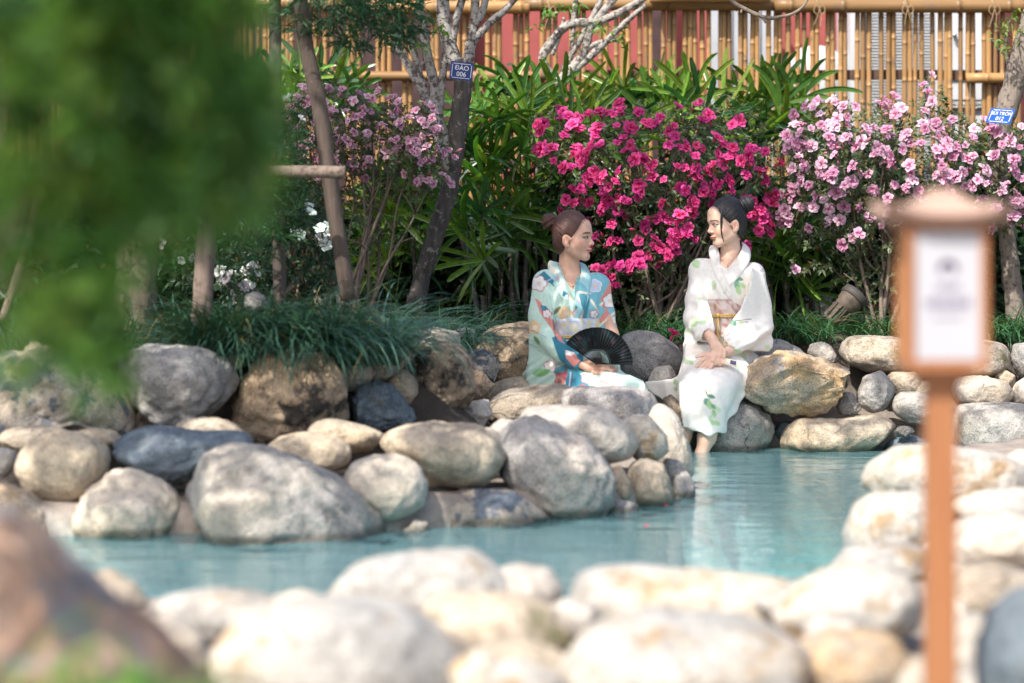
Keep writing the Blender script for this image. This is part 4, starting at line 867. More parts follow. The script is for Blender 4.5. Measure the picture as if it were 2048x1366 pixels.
for px, py, rx, rz, n in [(540,330,60,75,700),(575,420,50,60,500),(500,400,60,70,500),(490,260,50,50,350),(640,0,110,70,900),(740,40,100,65,900),(790,20,70,70,600),(560,-40,90,60,500),(850,-60,90,60,400),
                       (420,450,70,60,400),(250,250,120,120,700),(100,300,120,120,500),(470,500,60,50,300),(530,470,45,40,250)]:
    c = P(px, py, TD - .15 + rng.uniform(-.25, .15)); nb_.append((c, (rx * TD / FPX, .22, rz * TD / FPX), n))
needles(t5, o5, nb_, 81, (.028, .085, .032), .065)
crown = []
for i in range(26):
    a = rng.uniform(0, 6.283); k = rng.uniform(.2, 1); crown.append(((-1.5 + 1.5 * k * math.cos(a), 10.3 + 1.2 * k * math.sin(a), rng.uniform(2.7, 3.7)), (.38, .38, .2), 420))
needles(t5, o5, crown, 82, (.035, .095, .03), .085, wd=.2)
pf = empty('tree_prop', P(560, 600, 10.0), 'weathered wooden pole prop with crossbar under the dark needled tree', 'tree prop')
def pole(name, pts, D, mat):
    b = MB(); q = smooth_line([(*P(p[0], p[1], D + (p[3] if len(p) > 3 else 0)), p[2] * D / FPX) for p in pts], 8); b.tube([Vector(p[:3]) for p in q], [p[3] for p in q], 12, True, .05); b.build(name, M[mat], pf)
pole('post', [(550,-60,12), (552,200,12.5), (556,400,13), (560,620,13)], 10.3, 'pole_dark'); pole('post', [(594,-60,15),(612,90,15),(640,220,16),(665,400,16),(697,600,15)], 10.05, 'pole_brown')
pole('post', [(418,345,20),(412,480,20),(403,650,21)], 9.8, 'pole_wood'); pole('crossbar', [(150,350,12),(400,347,12.5),(560,343,12),(690,345,13)], 9.8, 'pole_wood')
pole('post', [(90,330,9),(60,470,9),(5,640,9)], 9.9, 'pole_wood')

# --- unseen tree added at left, crown clumps placed to dapple spit, women and bed
o6 = Vector((-3.6, 6.6, .1)); t6 = empty('unseen_shade_tree', o6, 'unseen leafy tree added left of the view to shade the pool bank', 'tree')
b = MB(); b.tube([Vector(p) for p in smooth_line([o6, o6 + Vector((.1, 0, 1.2)), o6 + Vector((.5, .1, 2.6)), o6 + Vector((1.2, .3, 3.6)), o6 + Vector((2.0, .5, 4.2))], 5)], list(np.linspace(.13, .03, 21)), 10, True, .08); b.build('trunk', M['bark_brown'], t6)
SH = []
def shade_over(px, py, d, t, rad, n):
    p = P(px, py, d); c = p + SUNDIR * t; SH.append((tuple(c), (rad, rad, rad * .4), n))
for a in [(100,760,9.3,4.2,.55,700),(350,760,9.4,4.3,.55,800),(580,780,9.5,4.2,.5,800),(780,760,9.8,4.2,.42,600),(130,960,8.5,4.4,.5,700),(330,960,8.5,4.4,.42,600),(560,1010,8.3,4.5,.45,700),
          (700,700,9.9,4.5,.4,500),(480,620,9.9,4.0,.45,500),(930,740,11,4.4,.42,500),(1100,700,11.4,4.2,.30,320),(1150,560,11.4,4.2,.26,260),(1180,470,11.4,4.3,.20,200),(1060,800,10.6,4.4,.28,260),(1180,820,10.2,4.5,.26,240),
          (1180,990,8.9,4.6,.24,420),(1010,1040,8.7,4.5,.25,420),(700,1010,8.5,4.4,.16,200),(880,965,8.6,4.4,.10,90),(1330,990,9.3,4.7,.2,260),(1270,900,9.35,4.7,.10,90),
          (1470,640,11.6,4.6,.22,230),(1500,560,11.6,4.8,.20,190),(1440,470,11.6,4.8,.15,130),(1400,580,11.6,4.7,.15,130),(1400,700,11.4,4.7,.17,150),(1440,770,11.3,4.7,.15,110),(1400,830,11.4,4.8,.25,220),(1480,850,11.5,4.7,.25,220),(1650,890,11.4,4.9,.22,170),(1530,740,11.5,4.9,.14,90),(1760,800,11.5,4.9,.18,120),(2000,860,11.5,5,.25,190),
          (800,480,12.6,4.6,.5,1000),(1000,520,13.2,4.8,.5,1100),(700,480,12.4,4.6,.5,900),(900,560,13,4.8,.45,700),(1080,600,12.8,4.9,.35,450),(1320,590,13.2,5,.4,600),(1480,600,13.2,5,.35,420),(1650,560,13.2,5.1,.35,420),(1420,600,12.6,5,.4,330),(1600,560,13,5.1,.4,330),(1230,620,12.4,4.9,.3,260)]:
    shade_over(*a)
needles(t6, o6, SH, 83, (.06, .13, .035), .09, wd=.45, mat='leaf')

# --- blurred shrub close to the camera on the left
FDp = 3.1; o7 = P(-260, 1300, FDp); o7.z = .1
t7 = empty('clipped_shrub', o7, 'large blurred green shrub hanging in the near left foreground', 'shrub')
for pts in ([(-300, 1400, 14), (-200, 900, 13), (-60, 600, 11), (90, 350, 9), (200, 150, 7), (260, 20, 5)], [(-60, 600, 9), (60, 560, 7), (170, 640, 5), (190, 740, 3)], [(90, 350, 8), (250, 330, 6), (400, 300, 5), (460, 250, 3)], [(200, 150, 6), (340, 130, 5), (450, 150, 3)], [(-40, 560, 8), (-20, 300, 7), (20, 100, 5), (40, -80, 4)]):
    b = MB(); q_ = smooth_line([(*P(p[0], p[1], FDp + .05), p[2] * FDp / FPX) for p in pts], 5); b.tube([Vector(p[:3]) for p in q_], [p[3] for p in q_], 8, True, .08); b.build('branch', M['bark_brown'], t7)
FB = []; q = random.Random(12); lf = Leaves()
def tuft(c, r, n, col, ln=.036):
    for _ in range(n):
        v = rvec(q); p = np.array(c) + v * r * q.uniform(.3, 1); d = v * .7 + rvec(q) * .6 + np.array([0, 0, .25]); d /= np.linalg.norm(d); lf.leaf(p, d, rvec(q), ln * q.uniform(.7, 1.3), ln * .34, vcol(q, col, .2), q.uniform(0, .25))
for px, py, rx, rz, n, dd in [(60,70,150,90,13,0),(230,60,150,90,14,0),(390,90,100,90,12,0),(120,210,150,90,13,.1),(300,220,140,90,14,0),(440,220,70,90,11,0),(460,330,50,80,8,0),(180,340,150,80,11,.1),(330,370,100,70,8,.1),(40,390,110,90,8,.1),(420,420,70,50,6,.05),
                        (240,500,80,60,5,.1),(70,520,80,60,4,.15),(190,620,50,60,5,.1),(180,710,40,45,6,.05),(100,600,60,40,3,.1),(60,690,40,40,2,.1),(90,-50,200,60,12,0),(330,-50,160,60,12,0)]:
    for _ in range(int(n * (1.6 if py < 440 else 1))):
        tuft(P(px + q.uniform(-rx, rx), py + q.uniform(-rz, rz), FDp + dd + q.uniform(-.14, .14)), q.uniform(.022, .042), q.randint(26, 60), q.choice([(.05, .14, .03), (.08, .21, .04), (.13, .29, .05), (.20, .35, .07)]))
for _ in range(38):                                        # unseen tufts added above the frame to shade the lower half
    tuft((q.uniform(-1.15, -.45), q.uniform(2.55, 2.9), q.uniform(1.42, 1.62)), .06, 60, (.06, .14, .03), .05)
lf.build('foliage', M['leaf'], t7, o7)['kind'] = 'stuff'
# ------------------------------------------------------------------ people: smooth volumes turned into one continuous surface
def axis(lo, hi, step, fine=()):
    """grid line positions, denser inside the fine intervals (lo, hi, step)"""
    out = [lo]; x = lo
    while x < hi:
        s = step
        for a, b_, st in fine:
            if a - st <= x <= b_: s = min(s, st)
        x += s; out.append(x)
    return np.array(out)
class Vol:
    def __init__(s, xs, ys, zs): s.ax = (xs, ys, zs); s.v = np.full((len(xs), len(ys), len(zs)), 1.0, dtype=np.float32)
    def _sl(s, lo, hi):
        sl = tuple(slice(max(0, np.searchsorted(a, l) - 1), min(len(a), np.searchsorted(a, h) + 1)) for a, l, h in zip(s.ax, lo, hi))
        X = s.ax[0][sl[0]][:, None, None]; Y = s.ax[1][sl[1]][None, :, None]; Z = s.ax[2][sl[2]][None, None, :]; return sl, X, Y, Z
    def put(s, f, lo, hi, k, sub=False):
        pad = k + .02; sl, X, Y, Z = s._sl(np.array(lo) - pad, np.array(hi) + pad)
        if 0 in s.v[sl].shape: return
        d = f(X, Y, Z).astype(np.float32); a = s.v[sl]
        if sub: a, d = -a, d
        h = np.clip(.5 + .5 * (d - a) / k, 0, 1) if k > 0 else (d > a).astype(np.float32)
        r = d * (1 - h) + a * h - k * h * (1 - h); s.v[sl] = -r if sub else r
    def cone(s, a, b_, ra, rb, k=.02, sub=False, sq=(1, 1, 1)):
        a, b_ = np.array(a, float), np.array(b_, float); q = np.array(sq); ba = (b_ - a) / q; l2 = (ba ** 2).sum() + 1e-12; R = max(ra, rb); mn = min(sq)
        def f(X, Y, Z):
            x, y, z = (X - a[0]) / q[0], (Y - a[1]) / q[1], (Z - a[2]) / q[2]; h = np.clip((x * ba[0] + y * ba[1] + z * ba[2]) / l2, 0, 1)
            return (np.sqrt((x - h * ba[0]) ** 2 + (y - h * ba[1]) ** 2 + (z - h * ba[2]) ** 2) - (ra + (rb - ra) * h)) * mn
        s.put(f, np.minimum(a, b_) - R * q, np.maximum(a, b_) + R * q, k, sub)
    def chain(s, pts, k=.02, sub=False, sq=(1, 1, 1)):
        for (a, ra), (b_, rb) in zip(pts[:-1], pts[1:]): s.cone(a, b_, ra, rb, k, sub, sq)
    def ell(s, c, r, k=.02, sub=False, R=None):
        c, r = np.array(c, float), np.array(r, float); Rm = np.eye(3) if R is None else np.array(R); ext = np.full(3, r.max())
        def f(X, Y, Z):
            p = [X - c[0], Y - c[1], Z - c[2]]; q = [Rm[i][0] * p[0] + Rm[i][1] * p[1] + Rm[i][2] * p[2] for i in range(3)]
            k0 = np.sqrt(sum((q[i] / r[i]) ** 2 for i in range(3))); k1 = np.sqrt(sum((q[i] / r[i] ** 2) ** 2 for i in range(3))) + 1e-9; return k0 * (k0 - 1) / k1
        s.put(f, c - ext, c + ext, k, sub)
    def slab(s, poly, D, dyf, th, k=.02, r=.006):
        poly = np.array(poly, float); sc = D / FPX; xs_ = (poly[:, 0] - 1024) * sc; zs_ = CAMH - (poly[:, 1] - HZ) * sc; dys = [dyf(a, b_) for a, b_ in poly]; lo = (xs_.min(), D + min(dys) - th, zs_.min()); hi = (xs_.max(), D + max(dys) + th, zs_.max())
        def f(X, Y, Z):
            XX, ZZ = np.broadcast_arrays(X[:, 0, :], Z[:, 0, :]); px = 1024 + XX / sc; py = HZ + (CAMH - ZZ) / sc; d2 = poly_sd(px, py, [tuple(p) for p in poly]) * sc + r; y0 = D + dyf(px, py)
            a = d2[:, None, :]; b_ = np.abs(Y - y0[:, None, :]) - th + r; return np.hypot(np.maximum(a, 0), np.maximum(b_, 0)) + np.minimum(np.maximum(a, b_), 0) - r
        s.put(f, lo, hi, k)
    def surface(s):
        v = s.v; ins = v < 0; xs, ys, zs = s.ax; nx, ny, nz = v.shape
        corner = [(i, j, k) for i in (0, 1) for j in (0, 1) for k in (0, 1)]
        cs = sum(ins[i:nx - 1 + i, j:ny - 1 + j, k:nz - 1 + k].astype(np.int8) for i, j, k in corner)
        cell = np.argwhere((cs > 0) & (cs < 8)); idx = np.full((nx - 1, ny - 1, nz - 1), -1, np.int32); idx[tuple(cell.T)] = np.arange(len(cell))
        acc = np.zeros((len(cell), 3)); cnt = np.zeros(len(cell))
        for a in corner:
            for ax_ in range(3):
                if a[ax_]: continue
                b_ = list(a); b_[ax_] = 1; ia = cell + np.array(a); ib = cell + np.array(b_); va = v[tuple(ia.T)]; vb = v[tuple(ib.T)]; m_ = (va < 0) != (vb < 0)
                t = np.where(m_, va / np.where(m_, va - vb, 1), 0)
                pa = np.stack([xs[ia[:, 0]], ys[ia[:, 1]], zs[ia[:, 2]]], 1); pb = np.stack([xs[ib[:, 0]], ys[ib[:, 1]], zs[ib[:, 2]]], 1)
                acc += np.where(m_[:, None], pa + (pb - pa) * t[:, None], 0); cnt += m_
        V = acc / cnt[:, None]; F = []
        for ax_ in range(3):
            sl0 = [slice(1, -1)] * 3; sl0[ax_] = slice(0, -1); sl1 = [slice(1, -1)] * 3; sl1[ax_] = slice(1, None)
            A, B_ = ins[tuple(sl0)], ins[tuple(sl1)]; e = np.argwhere(A != B_); off = np.ones(3, int); off[ax_] = 0; g_ = e + off
            u, w = [(1, 2), (2, 0), (0, 1)][ax_]; du = np.zeros(3, int); du[u] = 1; dw = np.zeros(3, int); dw[w] = 1
            q = np.stack([idx[tuple((g_ - du - dw).T)], idx[tuple((g_ - dw).T)], idx[tuple(g_.T)], idx[tuple((g_ - du).T)]], 1)
            fl = A[tuple(e.T)]; q[~fl] = q[~fl][:, ::-1]; F.append(q)
        return V, np.concatenate(F)
def rotframe(f, u):
    f = np.array(f, float); f /= np.linalg.norm(f); u = np.array(u, float); u -= f * (u @ f); u /= np.linalg.norm(u); r = np.cross(f, u); return np.stack([r, f, u])   # rows: right, forward, up
def tosRGB(c): return tuple(((x / 255) / 12.92 if x / 255 <= .04045 else ((x / 255 + .055) / 1.055) ** 2.4) for x in c)
SR = tosRGB
def paint(col, mask, c, a=1.0):
    m_ = (np.clip(mask, 0, 1) * a)[:, None]; col[:] = col * (1 - m_) + np.array(c)[None] * m_
def soft(d, w=1.2): return np.clip(.5 - d / w, 0, 1)
def sd_poly(px, py, poly): return poly_sd(px, py, poly)
def sd_seg(px, py, a, b_):
    ex, ey = b_[0] - a[0], b_[1] - a[1]; t = np.clip(((px - a[0]) * ex + (py - a[1]) * ey) / (ex * ex + ey * ey), 0, 1); return np.hypot(px - a[0] - t * ex, py - a[1] - t * ey)
def sd_flower(px, py, c, r, rot=0, n=5):
    x, y = px - c[0], py - c[1]; a = np.arctan2(y, x) + rot; return np.hypot(x, y) - r * (.78 + .24 * np.abs(np.cos(a * n / 2)))
def sd_leaf(px, py, a, b_, w):
    ex, ey = b_[0] - a[0], b_[1] - a[1]; l = math.hypot(ex, ey); t = ((px - a[0]) * ex + (py - a[1]) * ey) / (l * l); n_ = np.abs((px - a[0]) * -ey + (py - a[1]) * ex) / l
    return np.where((t > 0) & (t < 1), n_ - w * np.sin(np.clip(t, 0, 1) * math.pi) ** .8, np.hypot(px - (a[0] + b_[0]) / 2, py - (a[1] + b_[1]) / 2))
def head_parts(V, c, Rf):
    """skull, face, ears and neck root in the head's own frame (right, forward, up)"""
    c = np.array(c); g = lambda x, y, z: c + x * Rf[0] + y * Rf[1] + z * Rf[2]
    V.ell(g(0, -.008, .042), (.070, .082, .082), .02, R=Rf); V.ell(g(0, .022, -.012), (.060, .063, .082), .03, R=Rf)
    for s in (-1, 1):
        V.cone(g(s * .044, .0, -.046), g(s * .010, .056, -.081), .018, .014, .025); V.ell(g(s * .037, .046, -.022), (.024, .026, .026), .02, R=Rf)
        V.cone(g(s * .010, .083, .024), g(s * .044, .066, .025), .008, .006, .012)
    V.cone(g(-.008, .062, -.0835), g(.008, .062, -.0835), .013, .013, .02)
    V.ell(g(0, .068, .055), (.045, .018, .035), .03, R=Rf)
    for s in (-1, 1):
        V.ell(g(s * .031, .098, .008), (.017, .020, .011), .010, True, Rf); V.ell(g(s * .031, .0735, .006), (.0135, .0115, .0105), .003, R=Rf)
    V.cone(g(0, .077, .016), g(0, .0965, -.020), .0060, .0075, .010); V.ell(g(0, .096, -.0225), (.0085, .0085, .0072), .006, R=Rf)
    for s in (-1, 1): V.ell(g(s * .0105, .087, -.0262), (.0068, .0078, .0058), .006, R=Rf)
    V.ell(g(0, .0835, -.0480), (.020, .0095, .0048), .006, R=Rf); V.ell(g(0, .0830, -.0560), (.018, .0095, .0052), .006, R=Rf)
    V.ell(g(0, .080, -.068), (.014, .008, .005), .006, True, Rf)
    for s in (-1, 1):
        V.ell(g(s * .072, -.012, -.004), (.0085, .017, .030), .006, R=Rf); V.ell(g(s * .079, -.008, -.002), (.005, .009, .017), .004, True, Rf); V.ell(g(s * .069, -.006, -.030), (.007, .009, .009), .006, R=Rf)
    return g
def paint_head(col, Vt, c, Rf, lip, hairc):
    q = (Vt - np.array(c)) @ Rf.T; x, y, z = q.T; ax = np.abs(x); hl = y - (.004 + (z + .02) * .071 / .115); paint(col, np.clip(1 - hl / .012, 0, 1) * (z > -.03) * (z < .14) * (np.abs(x) < .1) * (y > -.12) * ((ax < .066) | (z > .035)), hairc, .55); near = (np.abs(x) < .1) & (y > -.06) & (z > -.12) & (z < .14); f = (y > .03) & near
    def e(cx, cz, rx, rz): return 1 - np.sqrt(((ax - cx) / rx) ** 2 + ((z - cz) / rz) ** 2)
    paint(col, np.clip(e(.042, -.024, .026, .02) * 1.5, 0, .35) * f, SR((226, 140, 122)))
    mw = .020; up_ = (z < -.0445 - .36 * ax) & (z > -.0605 + .27 * ax)
    paint(col, (up_ & (ax < mw) & (y > .062)) * f * .85, lip); paint(col, ((np.abs(z + .0522 + .06 * ax) < .0015) & (ax < .019) & (y > .07)) * f * 1.0, SR((120, 36, 40)), .6)
    # brows, lashes, eyes
    bz = .027 + .002 * np.cos((ax - .032) * 90) ; paint(col, ((np.abs(z - bz) < .0042) & (ax > .014) & (ax < .052) & (y > .045)) * f * 1.0, hairc, .85)
    ez = .0065; ew = np.sqrt(np.clip(1 - ((ax - .031) / .0145) ** 2, 0, 1))
    paint(col, ((np.abs(z - ez) < .0050 * ew) & (y > .055)) * f * 1.0, SR((196, 184, 176))); paint(col, ((np.hypot(ax - .031, z - ez) < .0064) & (y > .06)) * f * 1.0, SR((38, 22, 18)))
    paint(col, ((np.abs(z - ez - .0052 * ew - .0008) < .0028) & (ax > .0155) & (ax < .049) & (y > .05)) * f * 1.0, SR((30, 18, 16)), .9); paint(col, ((np.abs(z - ez + .0062 * ew) < .0012) & (ax > .018) & (ax < .046) & (y > .055)) * f * 1.0, SR((120, 75, 65)), .6)
    paint(col, (np.hypot(ax - .008, z + .032) < .003) * (y > .085) * near * 1.0, SR((120, 60, 50)), .7)
    paint(col, (np.abs(ax - .077) < .012) * near * np.clip(1 - np.hypot(y + .008, z + .002) / .02, 0, 1) * .5, SR((205, 110, 90)))
hair_mats = {}
def hairmat(name, c1, c2):
    m, nt, b, out = newmat(name); a = N(nt, 'ShaderNodeAttribute', attribute_name='Col')
    sx = N(nt, 'ShaderNodeSeparateColor'); L(nt, a.outputs['Color'], sx.inputs[0]); n = N(nt, 'ShaderNodeTexNoise', noise_dimensions='1D'); n.inputs['Scale'].default_value = 90; n.inputs['Detail'].default_value = 6; n.inputs['Roughness'].default_value = .75
    L(nt, sx.outputs[0], n.inputs['W']); L(nt, mixc(nt, ramp(nt, n.outputs[0], [(.3, (0, 0, 0)), (.7, (1, 1, 1))]), c1, c2), b.inputs['Base Color'])
    b.inputs['Roughness'].default_value = .38; b.inputs['Specular IOR Level'].default_value = .55; bump(nt, b, n.outputs[0], .6, .004); return m
def hair_part(c, Rf, bun, bunr, mat, parent, org, front=.075, puff=.0, strands=()):
    c = np.array(c); lo = c - .17; hi = c + .19; st = .0032; vol = Vol(*(axis(l, h, st) for l, h in zip(lo, hi))); g = lambda x, y, z: c + x * Rf[0] + y * Rf[1] + z * Rf[2]
    vol.ell(g(0, -.011, .046 + puff * .3), (.080, .089, .090 + puff), .02, R=Rf); vol.ell(g(0, -.055, -.020), (.060, .036, .055), .03, R=Rf)
    def cut(X, Y, Z):                                     # everything in front of the hairline
        p = [X - c[0], Y - c[1], Z - c[2]]; q = [Rf[i][0] * p[0] + Rf[i][1] * p[1] + Rf[i][2] * p[2] for i in range(3)]
        line = .004 + (q[2] + .02) * (front - .004) / .115 - .22 * (np.abs(q[0]) - .03) * (q[2] > .03) * 0
        a = q[1] - line; return -a                        # negative inside the removed region
    vol.put(cut, lo, hi, .008, True)
    for s in (-1, 1): vol.ell(g(s * .085, -.004, -.016), (.034, .026, .038), .008, True, Rf)
    vol.ell(g(0, .0, -.11), (.09, .075, .075), .01, True, Rf)
    b0 = np.array(bun); vol.ell(b0, (bunr, bunr, bunr * .95), .006); v = b0 - c; vol.cone(c + v * .55, c + v * .85, .022, .02, .01)
    Vt, F = vol.surface(); Vt = Vt.copy()
    # combing direction: strands run from the face back to the bun
    ax_ = (b0 - c) / np.linalg.norm(b0 - c); r = Vt - b0; t1 = np.cross(ax_, [0, 0, 1.]); t1 /= np.linalg.norm(t1); t2 = np.cross(ax_, t1); ang = np.arctan2(r @ t1, r @ t2)
    isb = np.linalg.norm(r, axis=1) < bunr * 1.12; rr = r / (np.linalg.norm(r, axis=1)[:, None] + 1e-9); spir = ang + 3.0 * np.arccos(np.clip(rr @ ax_, -1, 1))
    key = np.where(isb, spir * .55, ang)
    nrm = np.where(isb[:, None], rr, (Vt - c) / (np.linalg.norm(Vt - c, axis=1)[:, None] + 1e-9))
    Vt += nrm * (np.where(isb, .0035 * np.sin(spir * 3), .0007 * np.sin(ang * 23) + .0006 * np.sin(ang * 51 + 1)))[:, None]
    col = np.stack([key * .5 + 5, key, key], 1); h = link('hair', mesh('hair', Vt - np.array(org), F, mat, True, col), parent)
    qh = random.Random(int(bunr * 1e4))
    for _ in range(16):                                   # loose flyaway hairs
        a_ = qh.uniform(-2.2, 2.2); e_ = qh.uniform(.1, 1.3); d0 = np.array([math.sin(a_) * math.cos(e_), -math.cos(a_) * math.cos(e_) * .9, math.sin(e_)]); p0 = g(*(d0 * np.array([.076, .084, .088]) + np.array([0, -.01, .046]))); up2 = (p0 - c) / np.linalg.norm(p0 - c); sd2 = np.cross(up2, [qh.uniform(-1, 1), qh.uniform(-1, 1), qh.uniform(-1, 1)])
        strands = list(strands) + [([p0, p0 + up2 * .008 + sd2 * .012, p0 + up2 * qh.uniform(.008, .02) + sd2 * qh.uniform(.02, .045)], .0007)]
    for pts, r0 in strands:
        b = MB(); q = smooth_line(pts, 6); b.tube([Vector(p) for p in q], [max(.0006, r0 * math.sin(math.pi * min(1, .25 + .75 * i / (len(q) - 1)))) for i in range(len(q))], 6, flat=.5, col=(5.2, 1, 1))
        b.build('hair_strand', mat, h, org=org, colour=True)
    return h
def band(name, inner, outer, w, mat, parent, org, th=.006, colfn=None, sub=6):
    """a cloth band lofted between two edge lines given as (px, py, dy)"""
    A = smooth_line([w(*p) for p in inner], sub); B_ = smooth_line([w(*p) for p in outer], sub); n = len(A); V = []; F = []; K = 5
    for i in range(n):
        t = A[min(i + 1, n - 1)] - A[max(i - 1, 0)]; s = B_[i] - A[i]; nr = np.cross(t, s); nr /= np.linalg.norm(nr) + 1e-9
        if nr[1] > 0: nr = -nr
        for side in (1, -1):
            for k in range(K):
                u = k / (K - 1); bulge = math.sin(u * math.pi) * .0012; V.append(A[i] + s * u + nr * (th * .5 * side + bulge))
    for i in range(n - 1):
        o = i * 2 * K; p = o + 2 * K
        for k in range(K - 1): F += [(o + k, o + k + 1, p + k + 1, p + k), (o + K + k + 1, o + K + k, p + K + k, p + K + k + 1)]
        F += [(o, p, p + K, o + K), (o + K - 1, o + 2 * K - 1, p + 2 * K - 1, p + K - 1)]
    F += [tuple(list(range(K)) + [2 * K - 1 - k for k in range(K)])]; e = (n - 1) * 2 * K; F += [tuple([e + K - 1 - k for k in range(K)] + [e + K + k for k in range(K)])]
    V = np.array(V); px, py = topx(V); col = colfn(px, py) if colfn else np.ones((len(V), 3)); return link(name, mesh(name, V - np.array(org), F, mat, True, col), parent)
def topx(V): return 1024 + V[:, 0] * FPX / V[:, 1], HZ - (V[:, 2] - CAMH) * FPX / V[:, 1]
def cloth_finish(Vt, amp, seed):
    n1 = np.array([mnoise.noise(Vector((p[0] * 9 + seed, p[1] * 9, p[2] * 3.2))) for p in Vt]); n2 = np.array([mnoise.noise(Vector((p[0] * 22 + seed, p[1] * 22, p[2] * 8))) for p in Vt]); 
    n3 = np.array([1 - 2 * abs(mnoise.noise(Vector((p[0] * 7 + p[2] * 3 + seed * 2, p[1] * 7, p[2] * 4.5 - p[0] * 3)))) for p in Vt]); n3 = np.sign(n3) * np.abs(n3) ** 1.5
    return amp * n1 + amp * .4 * n2 + amp * 1.0 * n3
def vert_normals(V, F):
    n = np.zeros_like(V); fn = np.cross(V[F[:, 2]] - V[F[:, 0]], V[F[:, 3]] - V[F[:, 1]])
    for k in range(4): np.add.at(n, F[:, k], fn)
    return n / (np.linalg.norm(n, axis=1)[:, None] + 1e-12)
def front_map(Vs):
    g_ = {}
    for V in Vs:
        px, py = topx(V)
        for a, b_, y in zip((px // 2).astype(int), (py // 2).astype(int), V[:, 1]):
            k = (a, b_)
            if y < g_.get(k, 99): g_[k] = y
    def f(px, py, fallback):
        v = [g_[k] for k in ((int(px // 2) + i, int(py // 2) + j) for i in (-2, -1, 0, 1, 2) for j in (-2, -1, 0, 1, 2)) if k in g_]
        return float(np.mean(v)) if v else fallback
    return f
def laid(fm, D, pts, keep=2, off=-.0015):
    return [p if i < keep else (p[0], p[1], fm(p[0], p[1], D + p[2]) - D + off) for i, p in enumerate(pts)]
def obi_part(w, cx, dy, rx, ry, y0, y1, colfn, parent, org, tilt=0, slant=0):
    V = []; F = []; n = 64; rows = 14
    for side in (0, 1):
        for j in range(rows):
            py = y0 + (y1 - y0) * j / (rows - 1)
            for k in range(n):
                th = 2 * math.pi * k / n; e = .004 * math.sin(j / (rows - 1) * math.pi) - side * .008 + .0015 * math.sin(j * 1.7 + th * 3); c0 = w(cx + slant * (py - y0), py, dy); V.append((c0[0] + (rx + e) * math.cos(th), c0[1] + (ry + e) * math.sin(th), c0[2] + tilt * math.cos(th)))
    for side in (0, 1):
        for j in range(rows - 1):
            for k in range(n):
                a = side * rows * n + j * n + k; b_ = side * rows * n + j * n + (k + 1) % n; F.append((a, b_, b_ + n, a + n) if side else (a, a + n, b_ + n, b_))
    for j in (0, rows - 1):
        for k in range(n):
            a = j * n + k; b_ = j * n + (k + 1) % n; F.append((a, b_, b_ + rows * n, a + rows * n))
    V = np.array(V); px, py = topx(V); return link('obi', mesh('obi', V - np.array(org), F, M['cloth'], True, colfn(px, py, V)), parent)
SKL = np.array(SR((222, 178, 156))); SKR = np.array(SR((232, 192, 170)))

# ================================================================== woman in the teal kimono
DL = 11.4
def wl_(px, py, dy=0.0): return np.array(P(px, py, DL)) + np.array([0, dy, 0])
w = wl_; orgL = Vector(P(1135, 775, DL)); pl = empty('person', orgL, 'person in a mint and teal flowered kimono sitting with a black fan', 'person')
aL = math.radians(70); RL = rotframe((math.sin(aL), -math.cos(aL), .03), (0.02, 0, 1)); hcL = w(1146, 479, .02)
xs = axis(-.0 + w(1040, 0)[0], w(1300, 0)[0], .008, [(w(1105, 0)[0], w(1232, 0)[0], .0031)]); ys = axis(DL - .40, DL + .24, .008, [(DL - .26, DL - .15, .0034), (DL - .10, DL + .13, .0031)]); zs = axis(w(0, 830)[2], w(0, 405)[2], .008, [(w(0, 760)[2], w(0, 705)[2], .0031), (w(0, 545)[2], w(0, 412)[2], .0030)])
vb = Vol(xs, ys, zs)
head_parts(vb, hcL, RL)
vb.chain([(w(1137, 500, .045), .044), (w(1139, 528, .05), .042), (w(1143, 560, .055), .050)], .025)
vb.cone(w(1143, 565, .05), w(1092, 572, .04), .05, .045, .04); vb.cone(w(1143, 565, .05), w(1198, 576, .05), .05, .045, .04)
vb.ell(w(1146, 610, .045), (.135, .082, .13), .04); vb.ell(w(1146, 670, .05), (.105, .08, .12), .05); vb.ell(w(1128, 745, .05), (.15, .12, .10), .05)
vb.chain([(w(1125, 755, .03), .085), (w(1215, 772, -.14), .06)], .03)
vb.chain([(w(1090, 572, .03), .045), (w(1086, 670, -.02), .036), (w(1130, 708, -.15), .028), (w(1160, 723, -.205), .022)], .02)
vb.chain([(w(1200, 576, .05), .045), (w(1222, 672, .02), .036), (w(1222, 715, -.10), .028), (w(1222, 735, -.165), .022)], .02)
vb.chain([(w(1160, 723, -.205), .022), (w(1172, 726, -.215), .024), (w(1184, 729, -.22), .022)], .012, sq=(1, .75, 1))
vb.chain([(w(1174, 719, -.222), .0125), (w(1186, 718, -.238), .0105), (w(1200, 722, -.243), .0095), (w(1213, 727, -.240), .0075)], .006)
vb.chain([(w(1186, 727, -.225), .0105), (w(1202, 731, -.242), .0092), (w(1219, 734, -.238), .0078)], .004)
vb.chain([(w(1185, 733, -.220), .0100), (w(1202, 738, -.238), .0090), (w(1214, 740, -.225), .0078)], .004)
vb.chain([(w(1222, 735, -.165), .022), (w(1213, 742, -.195), .021)], .012)
for x0, y0, x1, y1, x2, y2 in [(1212, 742, 1206, 745, 1198, 740), (1208, 744, 1200, 746, 1189, 739), (1204, 746, 1193, 746, 1182, 737)]:
    vb.chain([(w(x0, y0, -.205), .0095), (w(x1, y1, -.240), .0088), (w(x2, y2, -.247), .0074)], .003)
Vt, F = vb.surface(); col = np.tile(SKL, (len(Vt), 1)); paint_head(col, Vt, hcL, RL, SR((200, 62, 66)), SR((70, 42, 34)))
body = link('body', mesh('body', Vt - np.array(orgL), F, M['skin'], True, col), pl); VbL = Vt
